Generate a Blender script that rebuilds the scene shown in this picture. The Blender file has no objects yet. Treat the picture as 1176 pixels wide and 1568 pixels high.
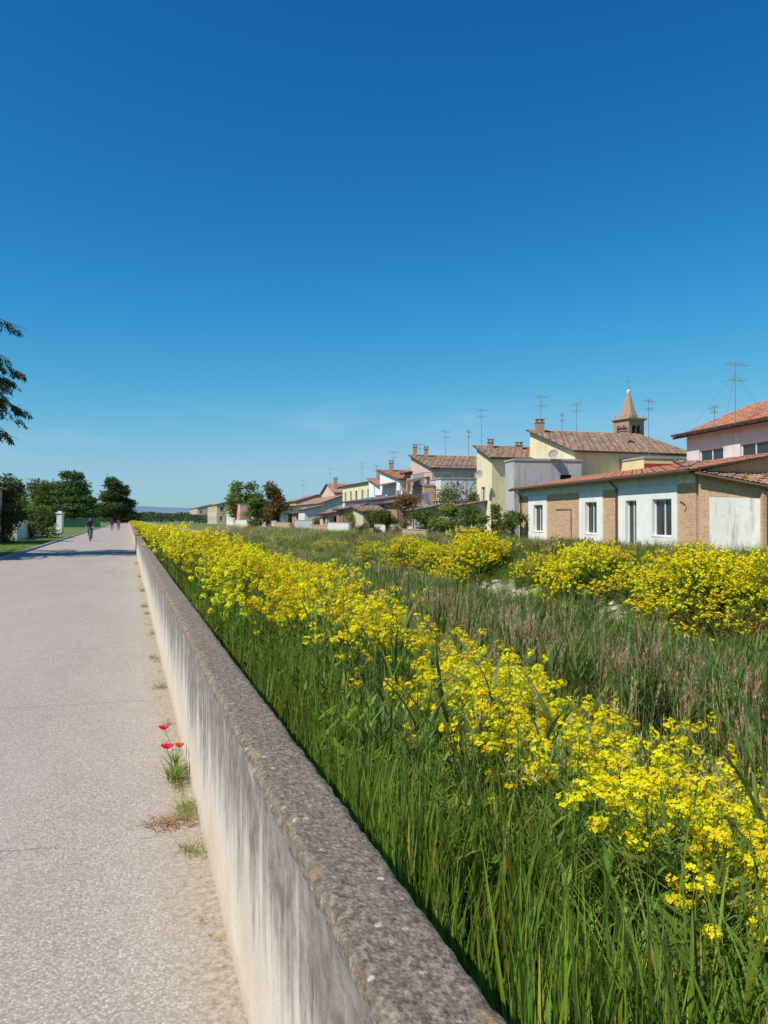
import bpy, math, random, bmesh
import numpy as np
from mathutils import Vector, Matrix, noise as mnoise
R=random.Random(7); rng=np.random.default_rng(11)
SC=bpy.context.scene
TH=math.radians(18.4); CT,ST=math.cos(TH),math.sin(TH)
EYE=1.65
def L2W(a,b): return (b*CT-a*ST, b*ST+a*CT)     # a: along the parapet, b: to the right of it
# ------------------------------------------------------------------ materials
def isock(v): return isinstance(v,bpy.types.NodeSocket)
def nd(nt,typ,ins=None,**props):
    n=nt.nodes.new(typ)
    for k,v in props.items(): setattr(n,k,v)
    for k,v in (ins or {}).items():
        s=n.inputs[k]
        if isock(v): nt.links.new(v,s)
        else: s.default_value=v
    return n
def M(name,rough=.85):
    m=bpy.data.materials.new(name); m.use_nodes=True
    b=m.node_tree.nodes['Principled BSDF']; b.inputs['Roughness'].default_value=rough
    b.inputs['Specular IOR Level'].default_value=.25
    return m,m.node_tree,b
def c4(c): return (c[0],c[1],c[2],1)
def noi(nt,vec,scale,detail=3,rough=.55):
    return nd(nt,'ShaderNodeTexNoise',{'Vector':vec,'Scale':scale,'Detail':detail,'Roughness':rough}).outputs['Fac']
def ramp(nt,fac,stops):
    n=nd(nt,'ShaderNodeValToRGB',{'Fac':fac}); e=n.color_ramp.elements
    while len(e)<len(stops): e.new(.5)
    for i,(p,c) in enumerate(stops):
        e[i].position=p; e[i].color=c4(c) if not isinstance(c,(int,float)) else (c,c,c,1)
    return n.outputs['Color']
def mix(nt,f,a,b,blend='MIX'):
    n=nt.nodes.new('ShaderNodeMix'); n.data_type='RGBA'; n.blend_type=blend
    for i,v in ((0,f),(6,a),(7,b)):
        if isock(v): nt.links.new(v,n.inputs[i])
        elif i==0: n.inputs[0].default_value=v
        else: n.inputs[i].default_value=c4(v)
    return n.outputs[2]
def ma(nt,op,a,b=0.0,c=0.0,clamp=False):
    n=nt.nodes.new('ShaderNodeMath'); n.operation=op; n.use_clamp=clamp
    for i,v in enumerate((a,b,c)):
        if isock(v): nt.links.new(v,n.inputs[i])
        else: n.inputs[i].default_value=v
    return n.outputs[0]
def bump(nt,b,h,st=.5,dist=.01):
    n=nd(nt,'ShaderNodeBump',{'Height':h,'Strength':st,'Distance':dist}); nt.links.new(n.outputs[0],b.inputs['Normal'])
def pos(nt): return nd(nt,'ShaderNodeNewGeometry').outputs['Position']
def objc(nt): return nd(nt,'ShaderNodeTexCoord').outputs['Object']
def vmap(nt,vec,sc): return nd(nt,'ShaderNodeMapping',{'Vector':vec,'Scale':sc}).outputs[0]
def maprange(nt,v,a,b,c=0.,d=1.):
    return nd(nt,'ShaderNodeMapRange',{'Value':v,'From Min':a,'From Max':b,'To Min':c,'To Max':d}).outputs[0]
def nmat(name,c1,c2,scale=3,rough=.85,bs=.3,bd=.01,metal=0):
    m,nt,b=M(name,rough); p=pos(nt)
    f=noi(nt,p,scale,5); col=ramp(nt,f,[(.3,c1),(.7,c2)])
    nt.links.new(col,b.inputs['Base Color']); b.inputs['Metallic'].default_value=metal
    if bs: bump(nt,b,noi(nt,p,scale*8,3),bs,bd)
    return m
def plaster(name,c,stain=.5,dirt=(.24,.21,.17)):
    m,nt,b=M(name,.9); p=pos(nt)
    f1=noi(nt,p,.9,5); f2=noi(nt,vmap(nt,p,(3,3,.35)),1.3,5,.65); f3=noi(nt,p,9,4)
    c0=mix(nt,maprange(nt,f1,.35,.7),c,[x*.85 for x in c])
    c1=mix(nt,ma(nt,'MULTIPLY',maprange(nt,f2,.52,.78),stain),c0,dirt)
    c2=mix(nt,ma(nt,'MULTIPLY',maprange(nt,f3,.55,.75),stain*.5),c1,[x*.6 for x in c])
    nt.links.new(c2,b.inputs['Base Color']); bump(nt,b,f3,.3,.01); return m
def brickmat(name,c1=(.64,.35,.19),c2=(.44,.23,.12),mort=(.60,.50,.38),wash=(.70,.47,.28)):
    m,nt,b=M(name,.9); uv=nd(nt,'ShaderNodeTexCoord').outputs['UV']
    br=nd(nt,'ShaderNodeTexBrick',{'Vector':uv,'Color1':c4(c1),'Color2':c4(c2),'Mortar':c4(mort),'Scale':1.0,'Mortar Size':.010,'Brick Width':.27,'Row Height':.08,'Bias':-.2})
    p=pos(nt); f=noi(nt,p,1.2,5)
    col=mix(nt,maprange(nt,f,.4,.75,0,.4),br.outputs['Color'],wash)
    f2=noi(nt,p,10,3); col=mix(nt,maprange(nt,f2,.5,.75,0,.6),col,(.26,.15,.1))
    f3=noi(nt,p,2.4,5,.7); col=mix(nt,maprange(nt,f3,.58,.72,0,.55),col,(.68,.6,.5))
    nt.links.new(col,b.inputs['Base Color']); bump(nt,b,ma(nt,'MULTIPLY',br.outputs['Fac'],-1.),.6,.01); return m
def tilemat(name,cols):
    m,nt,b=M(name,.85); uv=nd(nt,'ShaderNodeTexCoord').outputs['UV']
    fl=nd(nt,'ShaderNodeVectorMath',{0:uv},operation='FLOOR').outputs[0]
    wn=nd(nt,'ShaderNodeTexWhiteNoise',{'Vector':fl},noise_dimensions='3D').outputs['Value']
    col=ramp(nt,wn,[(i/(len(cols)-1),c) for i,c in enumerate(cols)])
    p=pos(nt); f=noi(nt,p,.8,5); col=mix(nt,maprange(nt,f,.42,.72,0,.6),col,(.17,.13,.10))
    f2=noi(nt,p,11,3); col=mix(nt,maprange(nt,f2,.55,.75,0,.6),col,(.33,.27,.2))
    nt.links.new(col,b.inputs['Base Color']); return m
def flat(name,c,rough=.6,metal=0):
    m,nt,b=M(name,rough); p=pos(nt); f=noi(nt,p,6,3)
    nt.links.new(mix(nt,f,[x*.8 for x in c],[min(1,x*1.15) for x in c]),b.inputs['Base Color']); b.inputs['Metallic'].default_value=metal; return m
def leafmat(name,c,rough=.55,trans=.25,var=.35,tc=None):
    m,nt,b=M(name,rough)
    at=nd(nt,'ShaderNodeAttribute',attribute_name='Col').outputs['Color']
    rnd=nd(nt,'ShaderNodeObjectInfo').outputs['Random']
    base=mix(nt,1.0,at,c,'MULTIPLY')
    v=maprange(nt,rnd,0,1,1-var,1+var)
    hs=nd(nt,'ShaderNodeHueSaturation',{'Color':base,'Value':v,'Hue':maprange(nt,rnd,0,1,.475,.51)}).outputs[0]
    nt.links.new(hs,b.inputs['Base Color'])
    tr=nd(nt,'ShaderNodeBsdfTranslucent',{'Color':hs})
    mx=nd(nt,'ShaderNodeMixShader',{0:trans,1:b.outputs[0],2:tr.outputs[0]})
    nt.links.new(mx.outputs[0],nt.nodes['Material Output'].inputs['Surface']); return m

m_white=plaster('white_plaster',(.86,.84,.78),.3)
m_whitew=plaster('old_white_plaster',(.78,.75,.68),.8)
m_cream=plaster('cream_plaster',(.84,.73,.47),.35)
m_yellow=plaster('yellow_plaster',(.84,.68,.34),.25)
m_pink=plaster('pink_plaster',(.82,.42,.38),.3)
m_beige=plaster('beige_plaster',(.68,.53,.37),.7)
m_grey=plaster('grey_cement',(.52,.51,.48),1.0)
m_lilac=plaster('pale_render',(.74,.68,.63),.4)
m_salmon=plaster('salmon_plaster',(.70,.51,.41),.6)
m_brick=brickmat('brick'); m_brick2=brickmat('red_brick',(.47,.23,.13),(.34,.16,.10),(.46,.37,.29),(.5,.32,.2))
m_tile=tilemat('terracotta_tiles',[(.25,.12,.07),(.40,.18,.10),(.48,.27,.16),(.31,.19,.13),(.54,.33,.22)])
m_tile_old=tilemat('old_terracotta_tiles',[(.20,.12,.08),(.30,.18,.12),(.39,.25,.17),(.25,.15,.10),(.45,.31,.21)])
m_tile_red=tilemat('red_terracotta_tiles',[(.46,.14,.06),(.56,.20,.10),(.50,.23,.13),(.40,.13,.07),(.60,.29,.17)])
m_slate=tilemat('grey_sheet_roof',[(.14,.16,.19),(.2,.23,.27),(.17,.19,.22)])
m_frame=flat('white_window_frame',(.77,.75,.72),.4)
m_brown=flat('brown_gutter',(.10,.055,.04),.5); m_metal=flat('antenna_metal',(.35,.35,.36),.4,.6)
m_dark=flat('dark_interior',(.02,.02,.022),.9); m_shut=flat('green_shutter',(.08,.13,.1),.6)
m_shutb=flat('brown_shutter',(.16,.08,.05),.6)
m_glass,_nt,_b=M('window_glass',.08); _b.inputs['Base Color'].default_value=(.03,.035,.04,1); _b.inputs['Specular IOR Level'].default_value=.6
# ------------------------------------------------------------------ mesh builder
class MB:
    def __init__(s): s.v=[];s.f=[];s.m=[];s.uv=[];s.c=[];s.sm=[]
    def face(s,ps,m=0,uv=None,col=(1,1,1)):
        i=len(s.v); s.v.extend([tuple(p) for p in ps]); s.f.append(tuple(range(i,i+len(ps)))); s.m.append(m)
        s.uv.extend(uv if uv else [(0,0)]*len(ps)); s.c.extend([(col[0],col[1],col[2],1)]*len(ps))
    def box(s,o,ax,ay,az,m=0):
        o,ax,ay,az=map(Vector,(o,ax,ay,az))
        P=[o,o+ax,o+ax+ay,o+ay,o+az,o+ax+az,o+ax+ay+az,o+ay+az]
        for q in ((0,3,2,1),(4,5,6,7),(0,1,5,4),(1,2,6,5),(2,3,7,6),(3,0,4,7)):
            pp=[P[k] for k in q]; w=(pp[1]-pp[0]).length; h=(pp[2]-pp[1]).length
            s.face(pp,m,[(0,0),(w,0),(w,h),(0,h)])
    def tube(s,pts,rads,n=6,m=0,col=(1,1,1),cap=True):
        pts=[Vector(p) for p in pts]; rings=[]
        for i,p in enumerate(pts):
            d=(pts[min(i+1,len(pts)-1)]-pts[max(i-1,0)]).normalized()
            x=d.cross(Vector((0,0,1))).normalized() if abs(d.z)<=.9 else Vector((1,0,0))
            if abs(d.z)>.9: x=(x-d*x.dot(d)).normalized()
            y=d.cross(x); r=rads[i] if hasattr(rads,'__len__') else rads
            rings.append([p+(x*math.cos(2*math.pi*k/n)+y*math.sin(2*math.pi*k/n))*r for k in range(n)])
        for i in range(len(rings)-1):
            for k in range(n):
                s.face([rings[i][k],rings[i][(k+1)%n],rings[i+1][(k+1)%n],rings[i+1][k]],m,[(k/n,i),((k+1)/n,i),((k+1)/n,i+1),(k/n,i+1)],col)
        if cap and n>2: s.face(rings[-1],m,None,col); s.face(rings[0][::-1],m,None,col)
    def build(s,name,mats,parent=None,link=True,smooth=False):
        me=bpy.data.meshes.new(name); me.from_pydata(s.v,[],s.f)
        me.polygons.foreach_set('material_index',s.m)
        if smooth: me.polygons.foreach_set('use_smooth',[True]*len(s.f))
        u=me.uv_layers.new(name='UVMap'); u.data.foreach_set('uv',np.array(s.uv,dtype=np.float32).ravel())
        ca=me.attributes.new('Col','FLOAT_COLOR','CORNER'); ca.data.foreach_set('color',np.array(s.c,dtype=np.float32).ravel())
        for m in mats: me.materials.append(m)
        o=bpy.data.objects.new(name,me)
        if link: SC.collection.objects.link(o)
        if parent: o.parent=parent
        return o
def empty(name,loc=(0,0,0)):
    e=bpy.data.objects.new(name,None); e.empty_display_size=.3; SC.collection.objects.link(e); return e
# ------------------------------------------------------------------ ground
PB=[-1e5,-4.96,-4.94,.44,.5,1.5,3,5.5,7.5,12.3,12.8,13.8,17,18.5,1e5]
PZ=[.03,.03,-.03,-.03,.25,.12,-.38,-1.35,-2.0,-2.15,-1.95,-.95,.0,.15,.15]
def gz(a,b):
    z=float(np.interp(b,PB,PZ))
    if b>.7: z+=.12*mnoise.noise(Vector((a*.35,b*.35,0)))*min(1,(b-.7))
    return z
bl=[-4000,-1500,-600,-200,-80,-30,-12,-7,-4.97,-4.94,-2,.43,.5,.7]+list(np.arange(1,20.1,.4))+[22,26,35,60,120,300,800,2000,4000]
al=[-60,-20,-8]+list(np.arange(-4,50,.6))+list(np.arange(50,130,3))+[140,160,190,230,280,350,450,600,900,1500,2600,4500]
mb=bpy.data.meshes.new('ground')
vs=[(b,a,gz(a,b)) for a in al for b in bl]; nb=len(bl)
fs=[(i*nb+j,i*nb+j+1,(i+1)*nb+j+1,(i+1)*nb+j) for i in range(len(al)-1) for j in range(nb-1)]
mb.from_pydata(vs,[],fs); g=bpy.data.objects.new('ground',mb); SC.collection.objects.link(g); g.rotation_euler[2]=TH
m,nt,b=M('ground_soil',.95); p=objc(nt); sx=nd(nt,'ShaderNodeSeparateXYZ',{0:p})
x=sx.outputs[0]
f=noi(nt,p,1.1,6,.65); f2=noi(nt,p,.15,4)
veg=ramp(nt,f,[(.3,(.06,.10,.02)),(.5,(.12,.17,.045)),(.7,(.22,.21,.09))])
lawn=ramp(nt,noi(nt,p,2.5,6,.7),[(.3,(.08,.14,.03)),(.7,(.17,.23,.06))])
st=ramp(nt,noi(nt,p,5,6,.7),[(.35,(.2,.17,.12)),(.55,(.42,.38,.31)),(.7,(.56,.52,.45))])
k=ma(nt,'MULTIPLY',maprange(nt,x,12.4,12.9),maprange(nt,x,14.6,13.9)); k=ma(nt,'MULTIPLY',k,maprange(nt,f2,.42,.52))
col=mix(nt,k,veg,st); col=mix(nt,maprange(nt,x,-4.8,-5.0),col,lawn)
nt.links.new(col,b.inputs['Base Color']); bump(nt,b,noi(nt,p,7,5),.8,.08); mb.materials.append(m)
# ------------------------------------------------------------------ road
rb=MB(); aa=[-12,0,5,10,20,40,80,160,320,700]
for i in range(len(aa)-1):
    rb.face([(-4.85,aa[i],0),(.40,aa[i],0),(.40,aa[i+1],0),(-4.85,aa[i+1],0)])
m,nt,b=M('aged_asphalt',.9); p=objc(nt); sx=nd(nt,'ShaderNodeSeparateXYZ',{0:p}); x,y=sx.outputs[0],sx.outputs[1]
vo=nd(nt,'ShaderNodeTexVoronoi',{'Vector':p,'Scale':95.},feature='F1')
sp=ramp(nt,nd(nt,'ShaderNodeSeparateColor',{0:vo.outputs['Color']}).outputs[0],[(0.,(.30,.26,.215)),(.4,(.40,.35,.295)),(.8,(.475,.42,.36)),(1.,(.60,.54,.47))])
gap=maprange(nt,vo.outputs['Distance'],.4,.8); col=mix(nt,gap,sp,(.25,.215,.175))
big=noi(nt,vmap(nt,p,(1,.25,1)),.9,6,.6); col=mix(nt,maprange(nt,big,.35,.7,0,.45),col,(.475,.42,.36))
bl2=noi(nt,p,3.5,5,.6); col=mix(nt,maprange(nt,bl2,.52,.75,0,.45),col,(.31,.27,.23))
wob=noi(nt,p,2.2,6,.7)
yy=ma(nt,'ADD',y,ma(nt,'MULTIPLY',ma(nt,'SUBTRACT',wob,.5),.25)); yy=ma(nt,'ADD',yy,ma(nt,'MULTIPLY',x,.05))
md=ma(nt,'ABSOLUTE',ma(nt,'SUBTRACT',ma(nt,'MODULO',ma(nt,'ADD',yy,.52),3.15),1.57))
crk=ma(nt,'MULTIPLY',maprange(nt,md,.010,.003),maprange(nt,noi(nt,p,1.3,3),.40,.48)); col=mix(nt,ma(nt,'MULTIPLY',crk,.75),col,(.11,.10,.085))
xx=ma(nt,'ADD',x,ma(nt,'MULTIPLY',ma(nt,'SUBTRACT',noi(nt,p,4,6,.7),.5),.5))
du=ma(nt,'MULTIPLY',maprange(nt,xx,.12,.33),.8); dust=ramp(nt,noi(nt,p,30,4,.7),[(.35,(.22,.17,.12)),(.6,(.45,.37,.28)),(.75,(.55,.48,.38))])
col=mix(nt,du,col,dust)
nt.links.new(col,b.inputs['Base Color']); bump(nt,b,ma(nt,'SUBTRACT',1.,vo.outputs['Distance']),.35,.004)
o=rb.build('road',[m]); o.rotation_euler[2]=TH
kb=MB()
for i in range(60): kb.box((-4.98,-8+i*3.0,-.03),(.12,0,0),(0,2.985,0),(0,0,.13))
m_kerb=nmat('kerb_concrete',(.3,.28,.25),(.45,.42,.38),4); o=kb.build('kerb',[m_kerb]); o.rotation_euler[2]=TH
# ------------------------------------------------------------------ parapet wall
WL,WR,WH=.375,.548,.89
prof=[(WL,z) for z in np.linspace(-.06,.80,16)]+[(WL-.002,.835),(WL-.007,.852),(WL-.008,.868),(WL-.002,.884),(WL+.012,WH)]
nt0=len(prof)-3
prof+=[(bb,WH) for bb in np.linspace(WL+.025,WR-.02,10)]+[(WR-.004,WH-.006),(WR+.004,WH-.02),(WR+.003,.8),(WR,.4),(WR,-.1)]
al2=list(np.arange(-2.5,9,.02))+list(np.arange(9,25,.12))+list(np.arange(25,80,1.5))+list(np.arange(80,520,12))
vs=[];npf=len(prof)
for a in al2:
    for j,(bb,z) in enumerate(prof):
        n1=mnoise.noise(Vector((a*3,bb*3,z*3))); n2=mnoise.noise(Vector((a*22,bb*22,z*22))); n3=mnoise.noise(Vector((a*60,bb*60,z*60)))
        if j>=nt0-2 and j<npf-3:
            z2=z+n1*.004+n2*.004+n3*.0025; b2=bb
            if j in(nt0-1,nt0,nt0+1,nt0+2):
                ch=max(0,mnoise.noise(Vector((a*5,3,0)))-.05)*.05+max(0,mnoise.noise(Vector((a*19,8,0))))*.018; b2+=ch; z2-=ch*.35
            b2+=n2*.004
        else: z2=z; b2=bb-abs(n1)*.003+n2*.0012
        b2+=.012*mnoise.noise(Vector((a*.25,0,5)))
        vs.append((b2,a,z2))
fs=[];mi=[]
for i in range(len(al2)-1):
    for j in range(npf-1):
        fs.append((i*npf+j,(i+1)*npf+j,(i+1)*npf+j+1,i*npf+j+1)); mi.append(1 if nt0-1<=j<npf-3 else 0)
me=bpy.data.meshes.new('parapet_wall'); me.from_pydata(vs,[],fs); me.polygons.foreach_set('material_index',mi); me.polygons.foreach_set('use_smooth',[True]*len(fs))
pw=bpy.data.objects.new('parapet_wall',me); SC.collection.objects.link(pw); pw.rotation_euler[2]=TH
m,nt,b=M('weathered_render',.92); p=objc(nt); z=nd(nt,'ShaderNodeSeparateXYZ',{0:p}).outputs[2]
base=ramp(nt,noi(nt,p,2.5,6,.6),[(.3,(.57,.44,.32)),(.5,(.65,.53,.41)),(.7,(.69,.61,.51))])
sp=noi(nt,p,38,4,.7); base=mix(nt,maprange(nt,sp,.55,.7,0,.5),base,(.42,.32,.23))
s1=noi(nt,vmap(nt,p,(1,2.4,.6)),1.4,6,.75); s2=noi(nt,vmap(nt,p,(1,11,.6)),1.5,5,.65)
zz=maprange(nt,z,.15,.85,0.,1.)
k=ma(nt,'ADD',ma(nt,'MULTIPLY',zz,1.05),ma(nt,'MULTIPLY',ma(nt,'SUBTRACT',s1,.5),2.2)); k=ma(nt,'ADD',k,ma(nt,'MULTIPLY',ma(nt,'SUBTRACT',s2,.5),1.3))
grey=mix(nt,maprange(nt,noi(nt,p,14,5,.7),.4,.62),(.27,.245,.21),(.13,.118,.10))
col=mix(nt,maprange(nt,k,.1,.35,0,.5),base,(.56,.53,.48)); col=mix(nt,maprange(nt,k,.34,.8,0,.93),col,grey)
low=ma(nt,'ADD',z,ma(nt,'MULTIPLY',noi(nt,p,6,5,.7),.2)); col=mix(nt,maprange(nt,low,.2,.08,0,.6),col,(.42,.33,.24))
nt.links.new(col,b.inputs['Base Color']); bump(nt,b,ma(nt,'ADD',sp,noi(nt,p,120,3)),.45,.006); me.materials.append(m)
m,nt,b=M('rough_coping',.95); p=objc(nt)
v1=nd(nt,'ShaderNodeTexVoronoi',{'Vector':p,'Scale':85.}); a1=noi(nt,p,45,6,.75)
col=ramp(nt,a1,[(.32,(.075,.055,.038)),(.46,(.20,.155,.112)),(.58,(.34,.275,.21)),(.72,(.54,.47,.38))])
col=mix(nt,maprange(nt,noi(nt,p,4,5,.6),.4,.7,0,.5),col,(.19,.155,.12))
l1=noi(nt,p,9,6,.7); col=mix(nt,maprange(nt,l1,.59,.65,0,.7),col,(.42,.26,.09))
l2=noi(nt,vmap(nt,p,(1,1,1)),17,6,.7); col=mix(nt,maprange(nt,l2,.62,.68,0,.7),col,(.045,.038,.03))
v2=nd(nt,'ShaderNodeTexVoronoi',{'Vector':p,'Scale':13.,'Randomness':1.}); ww=ma(nt,'ADD',v2.outputs['Distance'],ma(nt,'MULTIPLY',a1,.25))
col=mix(nt,maprange(nt,ww,.235,.21,0,.8),col,(.57,.54,.48))
nt.links.new(col,b.inputs['Base Color']); bump(nt,b,ma(nt,'ADD',a1,ma(nt,'MULTIPLY',v1.outputs['Distance'],.5)),.9,.012); me.materials.append(m)
# ------------------------------------------------------------------ buildings
def roof_plane(mb,A,B,C,D,m,per=.2,amp=.035,row=.42,fine=True,mb_under=1):
    A,B,C,D=map(Vector,(A,B,C,D)); L=(B-A).length; H=(D-A).length
    nrm=(B-A).cross(D-A).normalized()
    if nrm.z<0: nrm=-nrm
    nu=max(1,round(L/per)); nr=max(1,round(H/row))
    sub=4 if fine else 1
    def P(u,v): return (A.lerp(B,u)).lerp(D.lerp(C,u),v)
    for r in range(nr):
        for c in range(nu):
            if not fine:
                q=[P(c/nu,r/nr),P((c+1)/nu,r/nr),P((c+1)/nu,(r+1)/nr),P(c/nu,(r+1)/nr)]
                mb.face(q,m,[(c+.1,r+.1),(c+.9,r+.1),(c+.9,r+.9),(c+.1,r+.9)]); continue
            for s in range(sub):
                q=[];uv=[]
                jit=.012*((c*7+r*13)%5-2)/2
                for (ss,rr) in ((s,0),(s+1,0),(s+1,1),(s,1)):
                    h=amp*abs(math.sin(math.pi*(ss/sub)))+(.022 if rr==0 else 0)+jit
                    q.append(P((c+ss/sub)/nu,(r+rr)/nr)+nrm*h); uv.append((c+.1+.8*ss/sub,r+.1+.8*rr))
                mb.face(q,m,uv)
    dn=Vector((0,0,-.09))
    mb.face([A+dn,D+dn,C+dn,B+dn],mb_under)
    for p,q in((A,B),(B,C),(C,D),(D,A)): mb.face([p+dn,q+dn,q,p],mb_under)
def panel(mb,fr,p0,p1,z0,z1,ops,wm,depth=.16):
    p0=Vector((p0[0],p0[1],0)); p1=Vector((p1[0],p1[1],0)); d=p1-p0; L=d.length; d/=L; n=Vector((d.y,-d.x,0)); Z=Vector((0,0,1))
    S=sorted({0,L}|{o[0] for o in ops}|{o[1] for o in ops}); ZZ=sorted({z0,z1}|{o[2] for o in ops}|{o[3] for o in ops})
    for i in range(len(S)-1):
        for j in range(len(ZZ)-1):
            cs=(S[i]+S[i+1])/2; cz=(ZZ[j]+ZZ[j+1])/2
            if any(o[0]<cs<o[1] and o[2]<cz<o[3] for o in ops): continue
            mb.face([p0+d*S[i]+Z*ZZ[j],p0+d*S[i+1]+Z*ZZ[j],p0+d*S[i+1]+Z*ZZ[j+1],p0+d*S[i]+Z*ZZ[j+1]],wm,[(S[i],ZZ[j]),(S[i+1],ZZ[j]),(S[i+1],ZZ[j+1]),(S[i],ZZ[j+1])])
    for o in ops:
        s0,s1,a,b_,kind=o; q=lambda s,z,k: p0+d*s+Z*z-n*k
        for (e0,e1) in(((s0,a),(s1,a)),((s1,a),(s1,b_)),((s1,b_),(s0,b_)),((s0,b_),(s0,a))):
            mb.face([q(*e0,0),q(*e0,depth+.02),q(*e1,depth+.02),q(*e1,0)],wm,[(0,0),(.1,0),(.1,1),(0,1)])
        w=s1-s0;h=b_-a
        gm={'win':0,'door':0,'dark':2,'shut':3,'shutb':4}[kind]
        fr.face([q(s0,a,depth),q(s1,a,depth),q(s1,b_,depth),q(s0,b_,depth)],gm)
        if kind in('win','door'):
            t=.06; F=depth-.05
            for (x0,y0,ww,hh) in((s0,a,t,h),(s1-t,a,t,h),(s0+t,a,w-2*t,t),(s0+t,b_-t,w-2*t,t),(s0+w/2-t/2,a+t,t,h-2*t)):
                fr.box(q(x0,y0,F),d*ww,n*-.04,Z*hh,1)
            if kind=='win': fr.box(q(s0-.06,a-.062,-.05),d*(w+.12),n*-.2,Z*.058,5)
        if kind in('shut','shutb'):
            for i in range(int(h/.12)):
                fr.box(q(s0+.03,a+.03+i*.12,depth-.005),d*(w-.06),n*.02,Z*.07,gm)
FM=[m_glass,m_frame,m_dark,m_shut,m_shutb,m_kerb]
def autowin(L,z0,z1,rs,dens=2.6):
    ops=[]; h=z1-z0; fl=max(1,int(h/2.9)); k=max(1,int(L/dens))
    for f in range(fl):
        for i in range(k):
            if rs.random()<.2: continue
            c=(i+.5)*L/k+rs.uniform(-.2,.2); w=rs.choice([.8,.9,1.1]); zb=z0+f*2.9+.95
            hh=min(1.35,z1-zb-.25)
            if hh<.5 or c-w/2<.2 or c+w/2>L-.2: continue
            kd=rs.choice(['win','win','shut','dark','shutb'])
            if f==0 and rs.random()<.35: ops.append((c-w/2,c+w/2,z0+.02,z0+2.15,kd)); continue
            ops.append((c-w/2,c+w/2,zb,zb+hh,kd))
    return ops
def chimney(mb,p,w,h,cap=.05,bm=0,cm=1):
    x,y,z=p; mb.box((x-w/2,y-w/2,z),(w,0,0),(0,w,0),(0,0,h),bm)
    mb.box((x-w/2-cap,y-w/2-cap,z+h+.002),(w+2*cap,0,0),(0,w+2*cap,0),(0,0,.06),cm)
    for sx in(-1,1):
        for sy in(-1,1): mb.box((x+sx*w*.32-.04,y+sy*w*.32-.04,z+h+.064),(.08,0,0),(0,.08,0),(0,0,.16),bm)
    mb.box((x-w/2-cap,y-w/2-cap,z+h+.226),(w+2*cap,0,0),(0,w+2*cap,0),(0,0,.06),cm)
m_cloth=[flat('cloth_white',(.75,.75,.78),.9),flat('cloth_red',(.5,.06,.06),.9),flat('cloth_blue',(.08,.18,.45),.9)]
def rail_on(rl,p,q,h=.95,m=0):
    p,q=Vector(p),Vector(q); L=(q-p).length; n=max(2,int(L/.14)); Z=Vector((0,0,h))
    rl.tube([p+Z,q+Z],.025,5,m); rl.tube([p+Z*.1,q+Z*.1],.015,4,m)
    for i in range(n+1): rl.tube([p.lerp(q,i/n),p.lerp(q,i/n)+Z],.012,4,m,cap=False)
def balcony(e,Q,u0,u1,z,dep=1.0,cloth=True,seed=0,awn=False):
    rs=random.Random(seed); b=MB(); a_=Q(u0,-dep,z); U=Q(1,0)-Q(0,0); W=Q(0,1)-Q(0,0); L=u1-u0
    b.box(a_,U*L,W*dep*.995,(0,0,.14),0)
    rail_on(b,Q(u0+.03,-dep+.04,z+.14),Q(u1-.03,-dep+.04,z+.14),.95,1); rail_on(b,Q(u0+.03,-dep+.04,z+.14),Q(u0+.03,-.03,z+.14),.95,1); rail_on(b,Q(u1-.03,-dep+.04,z+.14),Q(u1-.03,-.03,z+.14),.95,1)
    for u in(u0+.1,u1-.1): b.tube([Q(u,-dep+.08,0),Q(u,-dep+.08,z)],.05,6,1)
    if awn:
        Z=Vector((0,0,1)); b.face([Q(u0,-dep-.2,z+2.0),Q(u1,-dep-.2,z+2.0),Q(u1,-.02,z+2.4),Q(u0,-.02,z+2.4)],5)
        for u in(u0+.1,u1-.1): b.tube([Q(u,-dep+.04,z+.14),Q(u,-dep+.04,z+2.02)],.03,5,1)
    if cloth:
        s=u0+.2
        while s<u1-.5:
            w=rs.uniform(.3,.7); h=rs.uniform(.4,.9); b.box(Q(s,-dep-.02,z+1.05-h),U*w,W*.01,(0,0,h),2+rs.randint(0,2)); s+=w+rs.uniform(.05,.8)
    b.build('balcony',[m_kerb,m_metal]+m_cloth+[m_shutb],e)
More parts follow.
